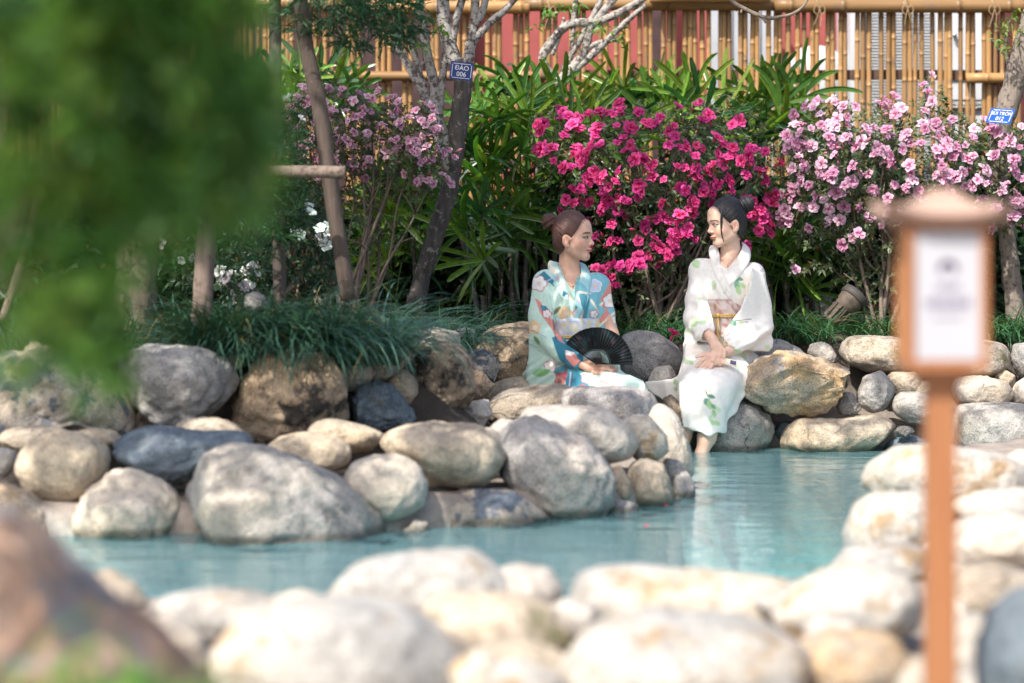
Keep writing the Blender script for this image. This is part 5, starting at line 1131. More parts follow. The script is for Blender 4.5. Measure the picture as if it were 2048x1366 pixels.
M['hair_brown'] = hairmat('auburn hair', SR((58, 34, 28)), SR((104, 66, 54))); M['hair_black'] = hairmat('black hair', SR((16, 14, 17)), SR((38, 34, 38)))
hair_part(hcL, RL, w(1100, 443, .05), .040, M['hair_brown'], pl, orgL, .074, .004)
# kimono volume
st = .0042; vk = Vol(axis(w(1030, 0)[0], w(1305, 0)[0], st), axis(DL - .42, DL + .26, .0055), axis(w(0, 835)[2], w(0, 515)[2], st))
vk.cone(w(1094, 566, .045), w(1196, 574, .055), .060, .058, .03); vk.ell(w(1146, 612, .045), (.150, .108, .14), .04); vk.ell(w(1150, 672, .045), (.118, .095, .13), .04)
vk.ell(w(1122, 752, .05), (.175, .15, .11), .05)
vk.chain([(w(1125, 758, .04), .125), (w(1205, 772, -.10), .105), (w(1255, 790, -.16), .085), (w(1262, 850, -.16), .08)], .03); vk.chain([(w(1120, 765, .0), .11), (w(1190, 786, -.20), .09), (w(1225, 805, -.27), .085), (w(1228, 850, -.27), .08)], .03)
vk.chain([(w(1092, 566, .035), .056), (w(1084, 630, .01), .054), (w(1086, 682, -.02), .050)], .025); vk.chain([(w(1090, 672, -.03), .050), (w(1124, 704, -.14), .042), (w(1158, 724, -.198), .036)], .02)
vk.slab([(1080,556),(1066,610),(1058,690),(1054,755),(1063,777),(1098,778),(1112,760),(1124,738),(1110,690),(1100,600)], DL, lambda x, y: .05 - .0014 * (x - 1054) - .0004 * (y - 556), .022, .025)
vk.slab([(1098,660),(1116,668),(1162,706),(1168,738),(1150,750),(1120,745),(1100,720)], DL, lambda x, y: -.05 - .0022 * (x - 1098), .03, .02)
vk.chain([(w(1196, 574, .05), .056), (w(1208, 630, .045), .046), (w(1214, 690, .03), .044)], .025); vk.chain([(w(1216, 680, .02), .046), (w(1222, 715, -.09), .040), (w(1222, 732, -.150), .034)], .02)
vk.slab([(1196,560),(1216,568),(1226,620),(1235,695),(1233,716),(1206,705),(1194,655),(1196,610)], DL, lambda x, y: .06 - .0010 * (x - 1194), .022, .02)
vk.slab([(1120,742),(1210,738),(1256,745),(1280,756),(1283,800),(1180,810),(1120,800)], DL, lambda x, y: -.10 - .0012 * (x - 1120) - .0012 * (y - 740), .07, .03)
vk.cone(w(1140, 505, .03), w(1142, 548, .05), .052, .056, .012, True); vk.chain([(w(1142, 532, -.03), .055), (w(1145, 560, -.065), .052), (w(1149, 600, -.066), .027)], .008, True)
vk.cone(w(1160, 725, -.205), w(1190, 734, -.26), .026, .026, .006, True); vk.cone(w(1222, 736, -.165), w(1218, 742, -.2), .025, .022, .006, True)
Vt, F = vk.surface(); Nn = vert_normals(Vt, F); px, py = topx(Vt)
disp = cloth_finish(Vt, .0035, 3.0); disp += .004 * np.sin((px - 1146) * .32 + (py - 600) * .05) * soft(np.abs(py - 620) - 30, 30) * (np.abs(px - 1146) < 60); disp += .005 * np.sin((px * .22 + py * .34)) * soft(np.abs(py - 745) - 20, 25) * (px < 1130)
Vt = Vt + Nn * disp[:, None]
MINT = np.array(SR((198, 226, 212))); TEAL = SR((120, 186, 198)); DTEAL = SR((44, 124, 146)); CORAL = SR((222, 142, 132)); CREAM = SR((240, 228, 206)); PEACH = SR((232, 200, 160)); WHITE = SR((238, 236, 236)); RED = SR((190, 72, 72)); GREEN = SR((120, 150, 90)); LIL = SR((196, 204, 226))
def kimonoL(px, py):
    c = np.tile(MINT, (len(px), 1))
    def poly(p, cl, a=1.0): paint(c, soft(sd_poly(px, py, p)), cl, a)
    def line(a, b_, wd, cl): paint(c, soft(sd_seg(px, py, a, b_) - wd), cl)
    def blossom(cx, cy, r, cl=WHITE, ring=RED, rot=0): 
        d = sd_flower(px, py, (cx, cy), r, rot); paint(c, soft(d - 1.6), ring); paint(c, soft(d), cl); paint(c, soft(np.hypot(px - cx, py - cy) - r * .3), PEACH, .8)
    poly([(1150,530),(1215,540),(1240,600),(1240,720),(1215,700),(1190,660),(1160,640),(1150,600)], TEAL)      # right half of the bodice and sleeve
    poly([(1150,600),(1165,585),(1180,600),(1172,640),(1150,642)], DTEAL, .8)
    poly([(1070,556),(1088,542),(1135,588),(1128,594),(1100,566),(1084,562)], DTEAL)                             # shoulder band
    line((1088,566), (1105,556), .9, LIL); line((1118,590), (1128,578), .9, LIL)
    poly([(1104,676),(1120,668),(1165,705),(1168,735),(1150,748),(1118,718)], DTEAL); poly([(1100,740),(1150,722),(1172,742),(1130,760)], DTEAL, .9)
    poly([(1131,700),(1150,708),(1160,722),(1148,734),(1132,716)], CORAL); poly([(1131,700),(1150,706),(1144,712),(1131,710)], WHITE)
    poly([(1070,596),(1080,602),(1110,650),(1130,690),(1118,682),(1098,650),(1080,625)], CORAL); poly([(1080,610),(1092,612),(1104,628),(1096,634),(1084,622)], DTEAL)
    poly([(1200,598),(1222,560),(1226,600),(1206,620)], CORAL); poly([(1196,640),(1214,616),(1234,668),(1220,660)], CORAL); line((1190,660), (1232,622), 2.2, CREAM); line((1168,552), (1190,545), 2, CREAM); line((1155,584), (1180,587), 2, CREAM); line((1182,600), (1196,625), 2, CREAM); line((1200,610),(1222,588), 2, CREAM)
    blossom(1078, 567, 15); blossom(1190, 572, 12, LIL, WHITE, .4); blossom(1219, 602, 14, WHITE, RED, .3); blossom(1188, 628, 8, WHITE, RED); blossom(1156, 628, 10, WHITE, RED, .5); blossom(1100, 733, 12, WHITE, RED, .2); blossom(1094, 628, 8, WHITE, RED); blossom(1230, 640, 8, WHITE, CORAL)
    for fx, fy in ((1068, 655), (1130, 627)):
        d = sd_flower(px, py, (fx, fy), 15, .3); paint(c, soft(d), PEACH); paint(c, soft(np.hypot(px - fx - 3, py - fy) - 4.5), CREAM)
    paint(c, soft(sd_leaf(px, py, (1068, 672), (1080, 690), 4)), GREEN); paint(c, soft(sd_leaf(px, py, (1105, 630), (1122, 612), 4)), SR((110, 118, 84)))
    paint(c, soft(sd_leaf(px, py, (1064, 748), (1102, 742), 8)), SR((140, 190, 130)))
    # lap
    lap = py > 738
    poly([(1108,772),(1112,748),(1136,740),(1128,775)], RED, .8); poly([(1126,800),(1132,758),(1142,738),(1160,748),(1182,775),(1170,800)], DTEAL); line((1141, 745), (1137, 790), 1.1, LIL); line((1145, 745), (1142, 790), .7, SR((120, 50, 90)))
    blossom(1172, 757, 9, WHITE, RED); poly([(1140,782),(1165,768),(1178,775),(1170,800),(1140,800)], RED, .75); poly([(1180,790),(1200,760),(1230,764),(1262,790),(1250,810),(1190,810)], SR((240, 226, 226)), .8); line((1200, 762), (1270, 786), 2.2, CORAL)
    blossom(1225, 748, 8, SR((216, 224, 232)), SR((230, 210, 170))); line((1105, 640), (1112, 680), .8, SR((90, 60, 70)))
    return c
lk = link('kimono', mesh('kimono', Vt - np.array(orgL), F, M['cloth'], True, kimonoL(px, py)), pl)
fm = front_map([Vt, VbL])
def colL(px, py):
    c = np.tile(np.array(SR((186, 222, 216))), (len(px), 1)); paint(c, soft(np.abs(px - py * .62 - 772) - 5), CREAM); paint(c, soft(np.hypot(px - 1114, py - 556) - 8), SR((150, 196, 210))); paint(c, soft(np.hypot(px - 1114, py - 556) - 4), CORAL, .7); paint(c, soft(np.abs(py - 545) - 2), CREAM, .5); paint(c, soft(np.hypot(px - 1134, py - 592) - 9, 3), PEACH, .7); return c
def colL2(px, py):
    c = np.tile(np.array(SR((158, 206, 210))), (len(px), 1)); paint(c, soft(sd_seg(px, py, (1155, 556), (1175, 545)) - 2), CREAM); paint(c, soft(sd_seg(px, py, (1148, 586), (1172, 588)) - 1.8), CREAM); paint(c, soft(sd_flower(px, py, (1162, 600), 8)), SR((222, 180, 180))); return c
band('collar', laid(fm, DL, [(1122,528,.10),(1120,530,.07),(1124,541,.0),(1131,560,-.045),(1140,582,-.075),(1149,601,-.085),(1158,622,-.082)], 3), laid(fm, DL, [(1100,522,.10),(1096,530,.07),(1098,548,.0),(1108,572,-.055),(1122,596,-.08),(1140,622,-.085),(1152,640,-.072)], 3), w, M['cloth'], lk, orgL, .0025, colL)
band('collar', laid(fm, DL, [(1158,524,.10),(1160,528,.07),(1162,545,.0),(1157,565,-.055),(1153,585,-.085),(1146,608,-.094),(1136,636,-.085)], 3), laid(fm, DL, [(1172,530,.10),(1178,540,.07),(1184,556,.0),(1180,578,-.05),(1175,600,-.08),(1166,622,-.09),(1150,648,-.075)], 3), w, M['cloth'], lk, orgL, .0025, colL2)
def obiL(px, py, V):
    c = np.tile(np.array(SR((176, 188, 214))), (len(px), 1)); n = np.array([mnoise.noise(Vector((a * .12, b_ * .16, 2))) for a, b_ in zip(px, py)]); paint(c, soft(-(n - .12), .2), SR((222, 206, 150))); paint(c, soft(-(-n - .2), .2), SR((214, 216, 226)))
    paint(c, soft(np.hypot(px - 1148, py - 655) - 10, 3), SR((226, 218, 190)), .7); paint(c, soft(np.abs(py - 640) - 1.5), SR((120, 110, 130)), .5); return c
oL = obi_part(w, 1151, .045, .127, .108, 636, 716, obiL, pl, orgL)
t = MB(); t.tube([w(1151, 671, .045) + np.array([.136 * math.cos(a), .118 * math.sin(a), 0]) for a in np.linspace(0, 6.2832, 49)], .0045, 6, False); t.tube([w(1151, 673.5, .045) + np.array([.136 * math.cos(a), .118 * math.sin(a), 0]) for a in np.linspace(0, 6.2832, 49)], .004, 6, False); t.build('obi_cord', plain('gold cord', SR((206, 176, 104)), .5, .2, 200), oL, org=orgL)
def necklace(w, pts, drop, parent, org, mat):
    t = MB(); t.tube([Vector(p) for p in smooth_line([w(*p) for p in pts], 6)], .0012, 5, False); c = w(*drop)
    t.lathe([(.0005, -.006), (.004, -.003), (.0048, 0), (.003, .004), (.0005, .006)], 8, c); t.build('necklace', mat, parent, org=org)
M['gold'] = plain('fine gold', (.55, .33, .16), .3, .1, 50, .9)
necklace(w, [(1118, 535, .02), (1126, 550, -.025), (1136, 562, -.040), (1145, 567, -.045), (1152, 560, -.042), (1157, 548, -.02)], (1146, 572, -.052), pl, orgL, M['gold'])
# the folding fan in her hands
fo = Vector(P(1192, 727, DL - .245)); fan = empty('folding_fan', fo, 'open black folding fan held in the lap of the teal kimono', 'fan')
M['fan_rib'] = plain('black lacquer', (.006, .005, .006), .35, .2, 40)
nr = 24; a0, a1 = math.radians(-1), math.radians(146); R0, R1 = .060, .168
lv = []; lfc = []; lc = []; RS = 9
for i in range(nr * 2 + 1):
    a = a0 + (a1 - a0) * i / (nr * 2); z = .0022 if i % 2 else -.0022
    for k in range(RS):
        r = R0 + (R1 - R0) * k / (RS - 1); x_, z_ = r * math.cos(a), r * math.sin(a); lv.append((x_, z - .02 * r / R1, z_))
        n_ = mnoise.noise(Vector((x_ * 28, z_ * 28, 1))); n2_ = mnoise.noise(Vector((x_ * 45, z_ * 45, 7))); c_ = np.array((.006, .010, .012)); c_ = c_ + max(0, n_ - .1) * np.array((.03, .09, .10)) + max(0, n2_ - .22) * np.array((.20, .10, .12)); lc.append(c_ if k < RS - 1 else np.array((.004, .004, .006)))
for i in range(nr * 2):
    for k in range(RS - 1): lfc.append((i * RS + k, (i + 1) * RS + k, (i + 1) * RS + k + 1, i * RS + k + 1))
me = mesh('fan_leaf', lv, lfc, colmat('black printed gauze', .55), False, np.array(lc)); o = link('fan_leaf', me, fan); md = o.modifiers.new('thick', 'SOLIDIFY'); md.thickness = .0006
q = random.Random(4)
for i in range(nr + 1):
    a = a0 + (a1 - a0) * i / nr; t = MB(); thick = .0045 if i in (0, nr) else .0028; wd = .006 if i in (0, nr) else .0042
    rot = Matrix.Rotation(-a, 3, 'Y'); t.box(rot @ Vector(((R1 - .004) / 2 + 0, -.0042 - .0001 * i - .011, 0)) , (R1 - .004, .0012, wd if i in (0, nr) else .0026), rot)
    V0 = t.V; t.build('rib', M['fan_rib'], fan, False, org=(0, 0, 0))
t = MB()
for ring, nn in ((.066, 30), (.058, 26), (.050, 22)):
    for i in range(nn):
        a = a0 + (a1 - a0) * (i + .5) / nn; t.tube([(ring * math.cos(a), -.021, ring * math.sin(a)), (ring * math.cos(a), -.0225, ring * math.sin(a))], .0011, 5)
t.build('stud', plain('pale shell dots', (.35, .55, .55), .3, .3, 100), fan, org=(0, 0, 0))
t = MB(); t.tube([(0, -.03, 0), (0, .006, 0)], .005, 10); t.build('pivot', M['fan_rib'], fan, org=(0, 0, 0))

# ================================================================== woman in the white kimono
DR = 11.62
def wr_(px, py, dy=0.0): return np.array(P(px, py, DR)) + np.array([0, dy, 0])
w = wr_; orgR = Vector(P(1450, 790, DR)); pr = empty('person', orgR, 'person in a white leaf print kimono sitting with her feet in the water', 'person')
aR = math.radians(-70); RR = rotframe((math.sin(aR), -math.cos(aR), -.10), (-.06, 0, 1)); hcR = w(1455, 450, .02)
xs = axis(w(1340, 0)[0], w(1560, 0)[0], .008, [(w(1368, 0)[0], w(1495, 0)[0], .0031)]); ys = axis(DR - .52, DR + .26, .008, [(DR - .47, DR - .20, .0045), (DR - .10, DR + .13, .0031)]); zs = axis(-.12, w(0, 380)[2], .008, [(w(0, 745)[2], w(0, 655)[2], .0031), (w(0, 515)[2], w(0, 390)[2], .0030), (-.08, .05, .005)])
vb = Vol(xs, ys, zs); head_parts(vb, hcR, RR)
vb.chain([(w(1463, 478, .045), .044), (w(1463, 502, .05), .042), (w(1459, 535, .055), .050)], .025); vb.cone(w(1458, 540, .05), w(1402, 548, .04), .05, .045, .04); vb.cone(w(1458, 540, .05), w(1510, 552, .05), .05, .045, .04)
vb.ell(w(1454, 585, .045), (.132, .08, .13), .04); vb.ell(w(1452, 650, .05), (.10, .08, .12), .05); vb.ell(w(1455, 740, .05), (.145, .12, .10), .05)
vb.chain([(w(1470, 750, .04), .085), (w(1425, 768, -.32), .055), (w(1414, 820, -.33), .049), (w(1403, 862, -.33), .041), (w(1391, 898, -.33), .028), (w(1387, 930, -.335), .031)], .02)
vb.chain([(w(1430, 750, .03), .085), (w(1382, 768, -.30), .055), (w(1370, 820, -.29), .044), (w(1360, 862, -.27), .034), (w(1350, 905, -.26), .027), (w(1348, 930, -.265), .030)], .02)
vb.chain([(w(1389, 928, -.335), .030), (w(1380, 938, -.40), .030), (w(1374, 944, -.46), .020)], .02, sq=(1.1, 1, .8)); vb.chain([(w(1348, 928, -.265), .028), (w(1340, 938, -.33), .028), (w(1335, 944, -.39), .020)], .02, sq=(1.1, 1, .8))
vb.chain([(w(1400, 548, .03), .045), (w(1382, 632, -.04), .036), (w(1408, 660, -.17), .027), (w(1418, 676, -.225), .022)], .02); vb.chain([(w(1512, 552, .05), .045), (w(1522, 645, -.02), .036), (w(1470, 690, -.17), .027), (w(1446, 698, -.225), .022)], .02)
vb.chain([(w(1418, 676, -.225), .022), (w(1424, 690, -.25), .026), (w(1431, 704, -.265), .024)], .012, sq=(1, .8, 1))      # upper hand
vb.chain([(w(1432, 688, -.255), .012), (w(1439, 697, -.275), .0100), (w(1438, 708, -.285), .0078)], .005)
for x0, y0, x1, y1, x2, y2 in [(1422, 704, 1417, 714, 1421, 722), (1428, 708, 1424, 718, 1430, 723), (1434, 709, 1431, 719, 1438, 722), (1438, 708, 1438, 717, 1444, 719)]:
    vb.chain([(w(x0, y0, -.268), .0095), (w(x1, y1, -.292), .0088), (w(x2, y2, -.285), .0074)], .003)
vb.chain([(w(1446, 698, -.225), .022), (w(1428, 704, -.245), .023), (w(1413, 708, -.268), .022)], .012, sq=(1, .8, 1))     # lower hand
for x0, y0, x1, y1, x2, y2 in [(1406, 706, 1393, 715, 1382, 727), (1409, 711, 1398, 722, 1387, 734), (1413, 714, 1404, 725, 1394, 737), (1418, 716, 1412, 726, 1406, 736)]:
    vb.chain([(w(x0, y0, -.275), .0098), (w(x1, y1, -.292), .0088), (w(x2, y2, -.300), .0070)], .003)
vb.chain([(w(1410, 703, -.265), .012), (w(1396, 703, -.283), .0095), (w(1384, 707, -.288), .0075)], .005)
Vt, F = vb.surface(); col = np.tile(SKR, (len(Vt), 1)); paint_head(col, Vt, hcR, RR, SR((196, 78, 74)), SR((60, 48, 46)))
link('body', mesh('body', Vt - np.array(orgR), F, M['skin'], True, col), pr); VbR = Vt; fmh = front_map([VbR])
hair_part(hcR, RR, w(1492, 409, .035), .044, M['hair_black'], pr, orgR, .078, .002,
          [([w(*p) for p in laid(fmh, DR, [(1443, 412, -.05), (1441, 428, -.08), (1440, 446, -.08), (1441, 466, -.08), (1445, 480, -.075), (1452, 492, -.05)], 0, -.005)], .0045), ([w(*p) for p in laid(fmh, DR, [(1445, 413, -.05), (1443, 430, -.08), (1442, 450, -.08), (1443, 468, -.08)], 0, -.004)], .003)])
vk = Vol(axis(w(1275, 0)[0], w(1565, 0)[0], st), axis(DR - .50, DR + .28, .0055), axis(w(0, 872)[2], w(0, 485)[2], st))
vk.cone(w(1404, 542, .045), w(1506, 550, .055), .056, .054, .03); vk.ell(w(1454, 585, .045), (.148, .108, .14), .04); vk.ell(w(1450, 648, .045), (.115, .095, .14), .04); vk.ell(w(1458, 742, .06), (.178, .15, .12), .05)
vk.chain([(w(1472, 755, .05), .115), (w(1450, 752, -.14), .105), (w(1424, 768, -.31), .078), (w(1416, 800, -.335), .068), (w(1410, 852, -.34), .058)], .03); vk.chain([(w(1440, 755, .04), .115), (w(1405, 752, -.14), .10), (w(1386, 766, -.29), .076), (w(1384, 800, -.30), .068), (w(1382, 856, -.30), .054)], .04)
vk.chain([(w(1405, 775, -.335), .07), (w(1398, 850, -.335), .055)], .03)
vk.slab([(1375,742),(1340,756),(1290,762),(1287,772),(1330,803),(1350,806),(1372,800)], DR, lambda x, y: -.04 - .0022 * (x - 1290), .030, .02)
vk.slab([(1369,684),(1440,688),(1492,732),(1492,762),(1350,768),(1360,738)], DR, lambda x, y: -.06 - .0016 * (y - 690), .06, .03)
vk.slab([(1350,758),(1372,740),(1440,738),(1492,745),(1488,770),(1468,802),(1446,832),(1432,860),(1400,853),(1356,850),(1350,810)], DR, lambda x, y: -.33 + .0020 * np.maximum(x - 1410, 0) + .0009 * np.maximum(790 - y, 0), .055, .025)
vk.chain([(w(1404, 542, .035), .050), (w(1392, 600, .0), .050), (w(1388, 640, -.05), .050)], .025); vk.chain([(w(1388, 634, -.05), .050), (w(1398, 655, -.14), .046), (w(1404, 664, -.175), .042)], .02)
vk.slab([(1396,524),(1386,560),(1374,630),(1366,688),(1370,694),(1380,690),(1398,674),(1420,664),(1420,640),(1410,600),(1408,550)], DR, lambda x, y: .03 - .0036 * np.maximum(x - 1376, 0) * (y > 600) - .0005 * (y - 524), .020, .02)
vk.chain([(w(1508, 550, .045), .054), (w(1518, 610, .02), .052), (w(1522, 655, -.01), .052)], .025); vk.chain([(w(1520, 650, -.01), .052), (w(1488, 674, -.13), .048), (w(1456, 688, -.19), .042)], .02)
vk.slab([(1502,536),(1524,548),(1537,590),(1543,640),(1546,694),(1536,702),(1505,700),(1470,691),(1441,674),(1446,660),(1476,618),(1494,580)], DR, lambda x, y: -.17 + .0018 * (x - 1441), .026, .02)
vk.cone(w(1463, 480, .03), w(1460, 530, .05), .052, .056, .012, True); vk.chain([(w(1456, 512, -.02), .054), (w(1450, 527, -.065), .046), (w(1445, 550, -.066), .025)], .008, True)
vk.cone(w(1408, 666, -.185), w(1424, 694, -.27), .034, .034, .006, True); vk.cone(w(1452, 696, -.21), w(1415, 712, -.29), .026, .028, .006, True)
def below(X, Y, Z): return (Z - w(0, 851)[2] - (X - w(1395, 0)[0]) * -.14 - .012 * np.sin(X * 40)) + 0 * Y
vk.put(below, (w(1275, 0)[0], DR - .6, -.1), (w(1565, 0)[0], DR - .1, w(0, 845)[2]), .006, True)
vk.chain([(w(1405, 835, -.33), .045), (w(1400, 890, -.33), .05)], .006, True); vk.chain([(w(1366, 838, -.28), .035), (w(1358, 890, -.27), .04)], .006, True)
Vt, F = vk.surface(); Nn = vert_normals(Vt, F); px, py = topx(Vt)
disp = cloth_finish(Vt, .0035, 9.0); disp += .004 * np.sin((px - 1450) * .30 - (py - 570) * .12) * soft(np.abs(py - 585) - 15, 20) * (np.abs(px - 1450) < 50); disp += .006 * np.sin(px * .20 - py * .05) * soft(-(py - 790), 60); disp += .004 * np.sin(px * .16 + py * .22) * soft(np.abs(py - 670) - 20, 25)
Vt = Vt + Nn * disp[:, None]
KW = np.array(SR((240, 234, 226))); G1 = SR((176, 208, 150)); G2 = SR((72, 140, 112)); G3 = SR((196, 220, 176)); TW = SR((70, 80, 76))
def kimonoR(px, py):
    c = np.tile(KW, (len(px), 1))
    def leaf(x0, y0, x1, y1, wd, cl, a=.9): paint(c, soft(sd_leaf(px, py, (x0, y0), (x1, y1), wd), 2), cl, a)
    def line(a, b_, wd, cl, al=.9): paint(c, soft(sd_seg(px, py, a, b_) - wd), cl, al)
    for a in [(1470,556,1487,560,4,G2),(1472,558,1476,580,6,G2),(1476,566,1492,576,5,G1),(1474,572,1480,590,5,G1),(1388,520,1398,536,8,G1),(1400,517,1412,510,4,G3),(1424,574,1430,560,5,G3),(1432,566,1426,582,4,SR((186,200,170))),
              (1380,652,1398,643,6,G1),(1396,648,1416,640,5,G3),(1384,640,1398,636,5,G3),(1410,628,1416,640,4,G1),(1372,665,1385,655,4,G3),(1462,640,1470,652,6,G2),(1478,640,1484,652,5,G3),
              (1448,705,1466,700,5,G1),(1464,700,1486,706,4,G1),(1484,704,1492,722,4,G3),(1470,728,1478,740,3.5,G3),(1366,715,1376,728,5,G3),(1376,720,1388,730,4,G1),(1350,758,1354,772,5,G1),(1348,775,1355,782,4,G3),
              (1415,790,1430,796,4,G2),(1410,796,1418,812,6,G2),(1416,800,1422,820,6,G1),(1422,808,1432,818,4,SR((120,170,130))),(1426,818,1430,836,4.5,G1),(1432,812,1440,824,4,G3),(1420,838,1428,852,4,G1),(1428,842,1438,850,5,G1),(1424,830,1416,842,3,G3),(1350,830,1356,842,4,G3),(1412,778,1422,782,4,G3),(1528,690,1540,700,5,G3),(1530,560,1540,572,4,G3),(1395,605,1402,596,4,G3)]:
        leaf(*a)
    line((1472,550),(1474,562),.7,TW); line((1468,556),(1476,560),.7,TW); line((1466,642),(1502,638),.8,TW); line((1470,646),(1496,644),.7,TW); line((1520,541),(1532,536),.7,TW); line((1522,544),(1534,540),.6,TW); line((1404,772),(1416,792),.8,TW); line((1408,770),(1414,786),.6,TW); line((1416,792),(1430,830),.6,SR((150,170,140)))
    return c
rk = link('kimono', mesh('kimono', Vt - np.array(orgR), F, M['cloth'], True, kimonoR(px, py)), pr)
fm = front_map([Vt, VbR])
cw = lambda px, py: np.tile(KW * 1.02, (len(px), 1))
band('collar', laid(fm, DR, [(1440,490,.10),(1438,494,.07),(1439,508,.0),(1441,524,-.045),(1444,542,-.075),(1452,560,-.09),(1462,582,-.085)], 3), laid(fm, DR, [(1424,492,.10),(1420,500,.07),(1420,518,.0),(1424,538,-.055),(1432,558,-.078),(1444,578,-.085),(1455,598,-.07)], 3), w, M['cloth'], rk, orgR, .0025, cw)
band('collar', laid(fm, DR, [(1488,484,.10),(1488,490,.07),(1480,506,.0),(1468,522,-.045),(1452,540,-.083),(1438,560,-.094),(1422,586,-.082)], 3), laid(fm, DR, [(1500,494,.10),(1504,504,.07),(1500,520,.0),(1488,540,-.05),(1470,560,-.085),(1452,580,-.092),(1434,600,-.074)], 3), w, M['cloth'], rk, orgR, .0025, cw)
def obiR(px, py, V):
    c = np.tile(np.array(SR((214, 200, 194))), (len(px), 1)); paint(c, soft(np.abs(py - 600) - 1.6), SR((150, 110, 96)), .8); paint(c, soft(np.abs(py - 669) - 1.6), SR((150, 110, 96)), .8); q = random.Random(5)
    for _ in range(46):
        fx, fy, r = q.uniform(1408, 1490), q.uniform(598, 672), q.uniform(3, 6); d = sd_flower(px, py, (fx, fy), r, q.uniform(0, 1)); paint(c, soft(np.abs(d) - .9), q.choice([SR((168, 92, 84)), SR((190, 150, 90)), SR((176, 110, 110))]), .8)
    return c
oR = obi_part(w, 1448, .045, .124, .108, 598, 672, obiR, pr, orgR)
t = MB(); cordm = plain('yellow gold cord', SR((214, 180, 104)), .5, .2, 200)
t.tube([w(1448, 629, .045) + np.array([.133 * math.cos(a), .118 * math.sin(a), 0]) for a in np.linspace(0, 6.2832, 49)], .0042, 6, False); t.tube([w(1448, 632, .045) + np.array([.133 * math.cos(a), .118 * math.sin(a), 0]) for a in np.linspace(0, 6.2832, 49)], .0036, 6, False)
t.tube([Vector(p) for p in smooth_line([w(1432, 628, -.075), w(1434, 645, -.082), w(1432, 662, -.085), w(1434, 680, -.12)], 5)], .0042, 6); t.ell if False else None
t.lathe([(.001, -.010), (.008, -.007), (.010, 0), (.008, .007), (.001, .010)], 10, w(1433, 629, -.082)); t.build('obi_cord', cordm, oR, org=orgR)
necklace(w, [(1440, 512, -.0), (1444, 522, -.035), (1452, 529, -.046), (1460, 524, -.046), (1470, 512, -.02)], (1454, 532, -.05), pr, orgR, M['gold'])
t = MB(); t.tube([w(1443, 690, -.235) + .024 * np.array([math.cos(a) * .5, math.cos(a) * .8, math.sin(a)]) for a in np.linspace(0, 6.2832, 25)], .0035, 6, False); t.build('bracelet', cordm, pr, org=orgR)
# card in her hand
co = Vector(w(1449, 718, -.295)); cd = empty('printed_card', co, 'small cream card with dark blue print held by the person in white', 'card')
rot = Matrix.Rotation(math.radians(14), 3, 'Y') @ Matrix.Rotation(math.radians(-35), 3, 'X')
t = MB(); t.box((0, 0, 0), (.062, .004, .034), rot); t.build('card', plain('cream card', (.68, .58, .46), .6, .05), cd, False, org=(0, 0, 0))
t = MB(); t.box(rot @ Vector((.014, -.0026, .002)), (.028, .0008, .022), rot); t.build('print', plain('navy print', (.06, .06, .14), .6, .9, 160), cd, False, org=(0, 0, 0))
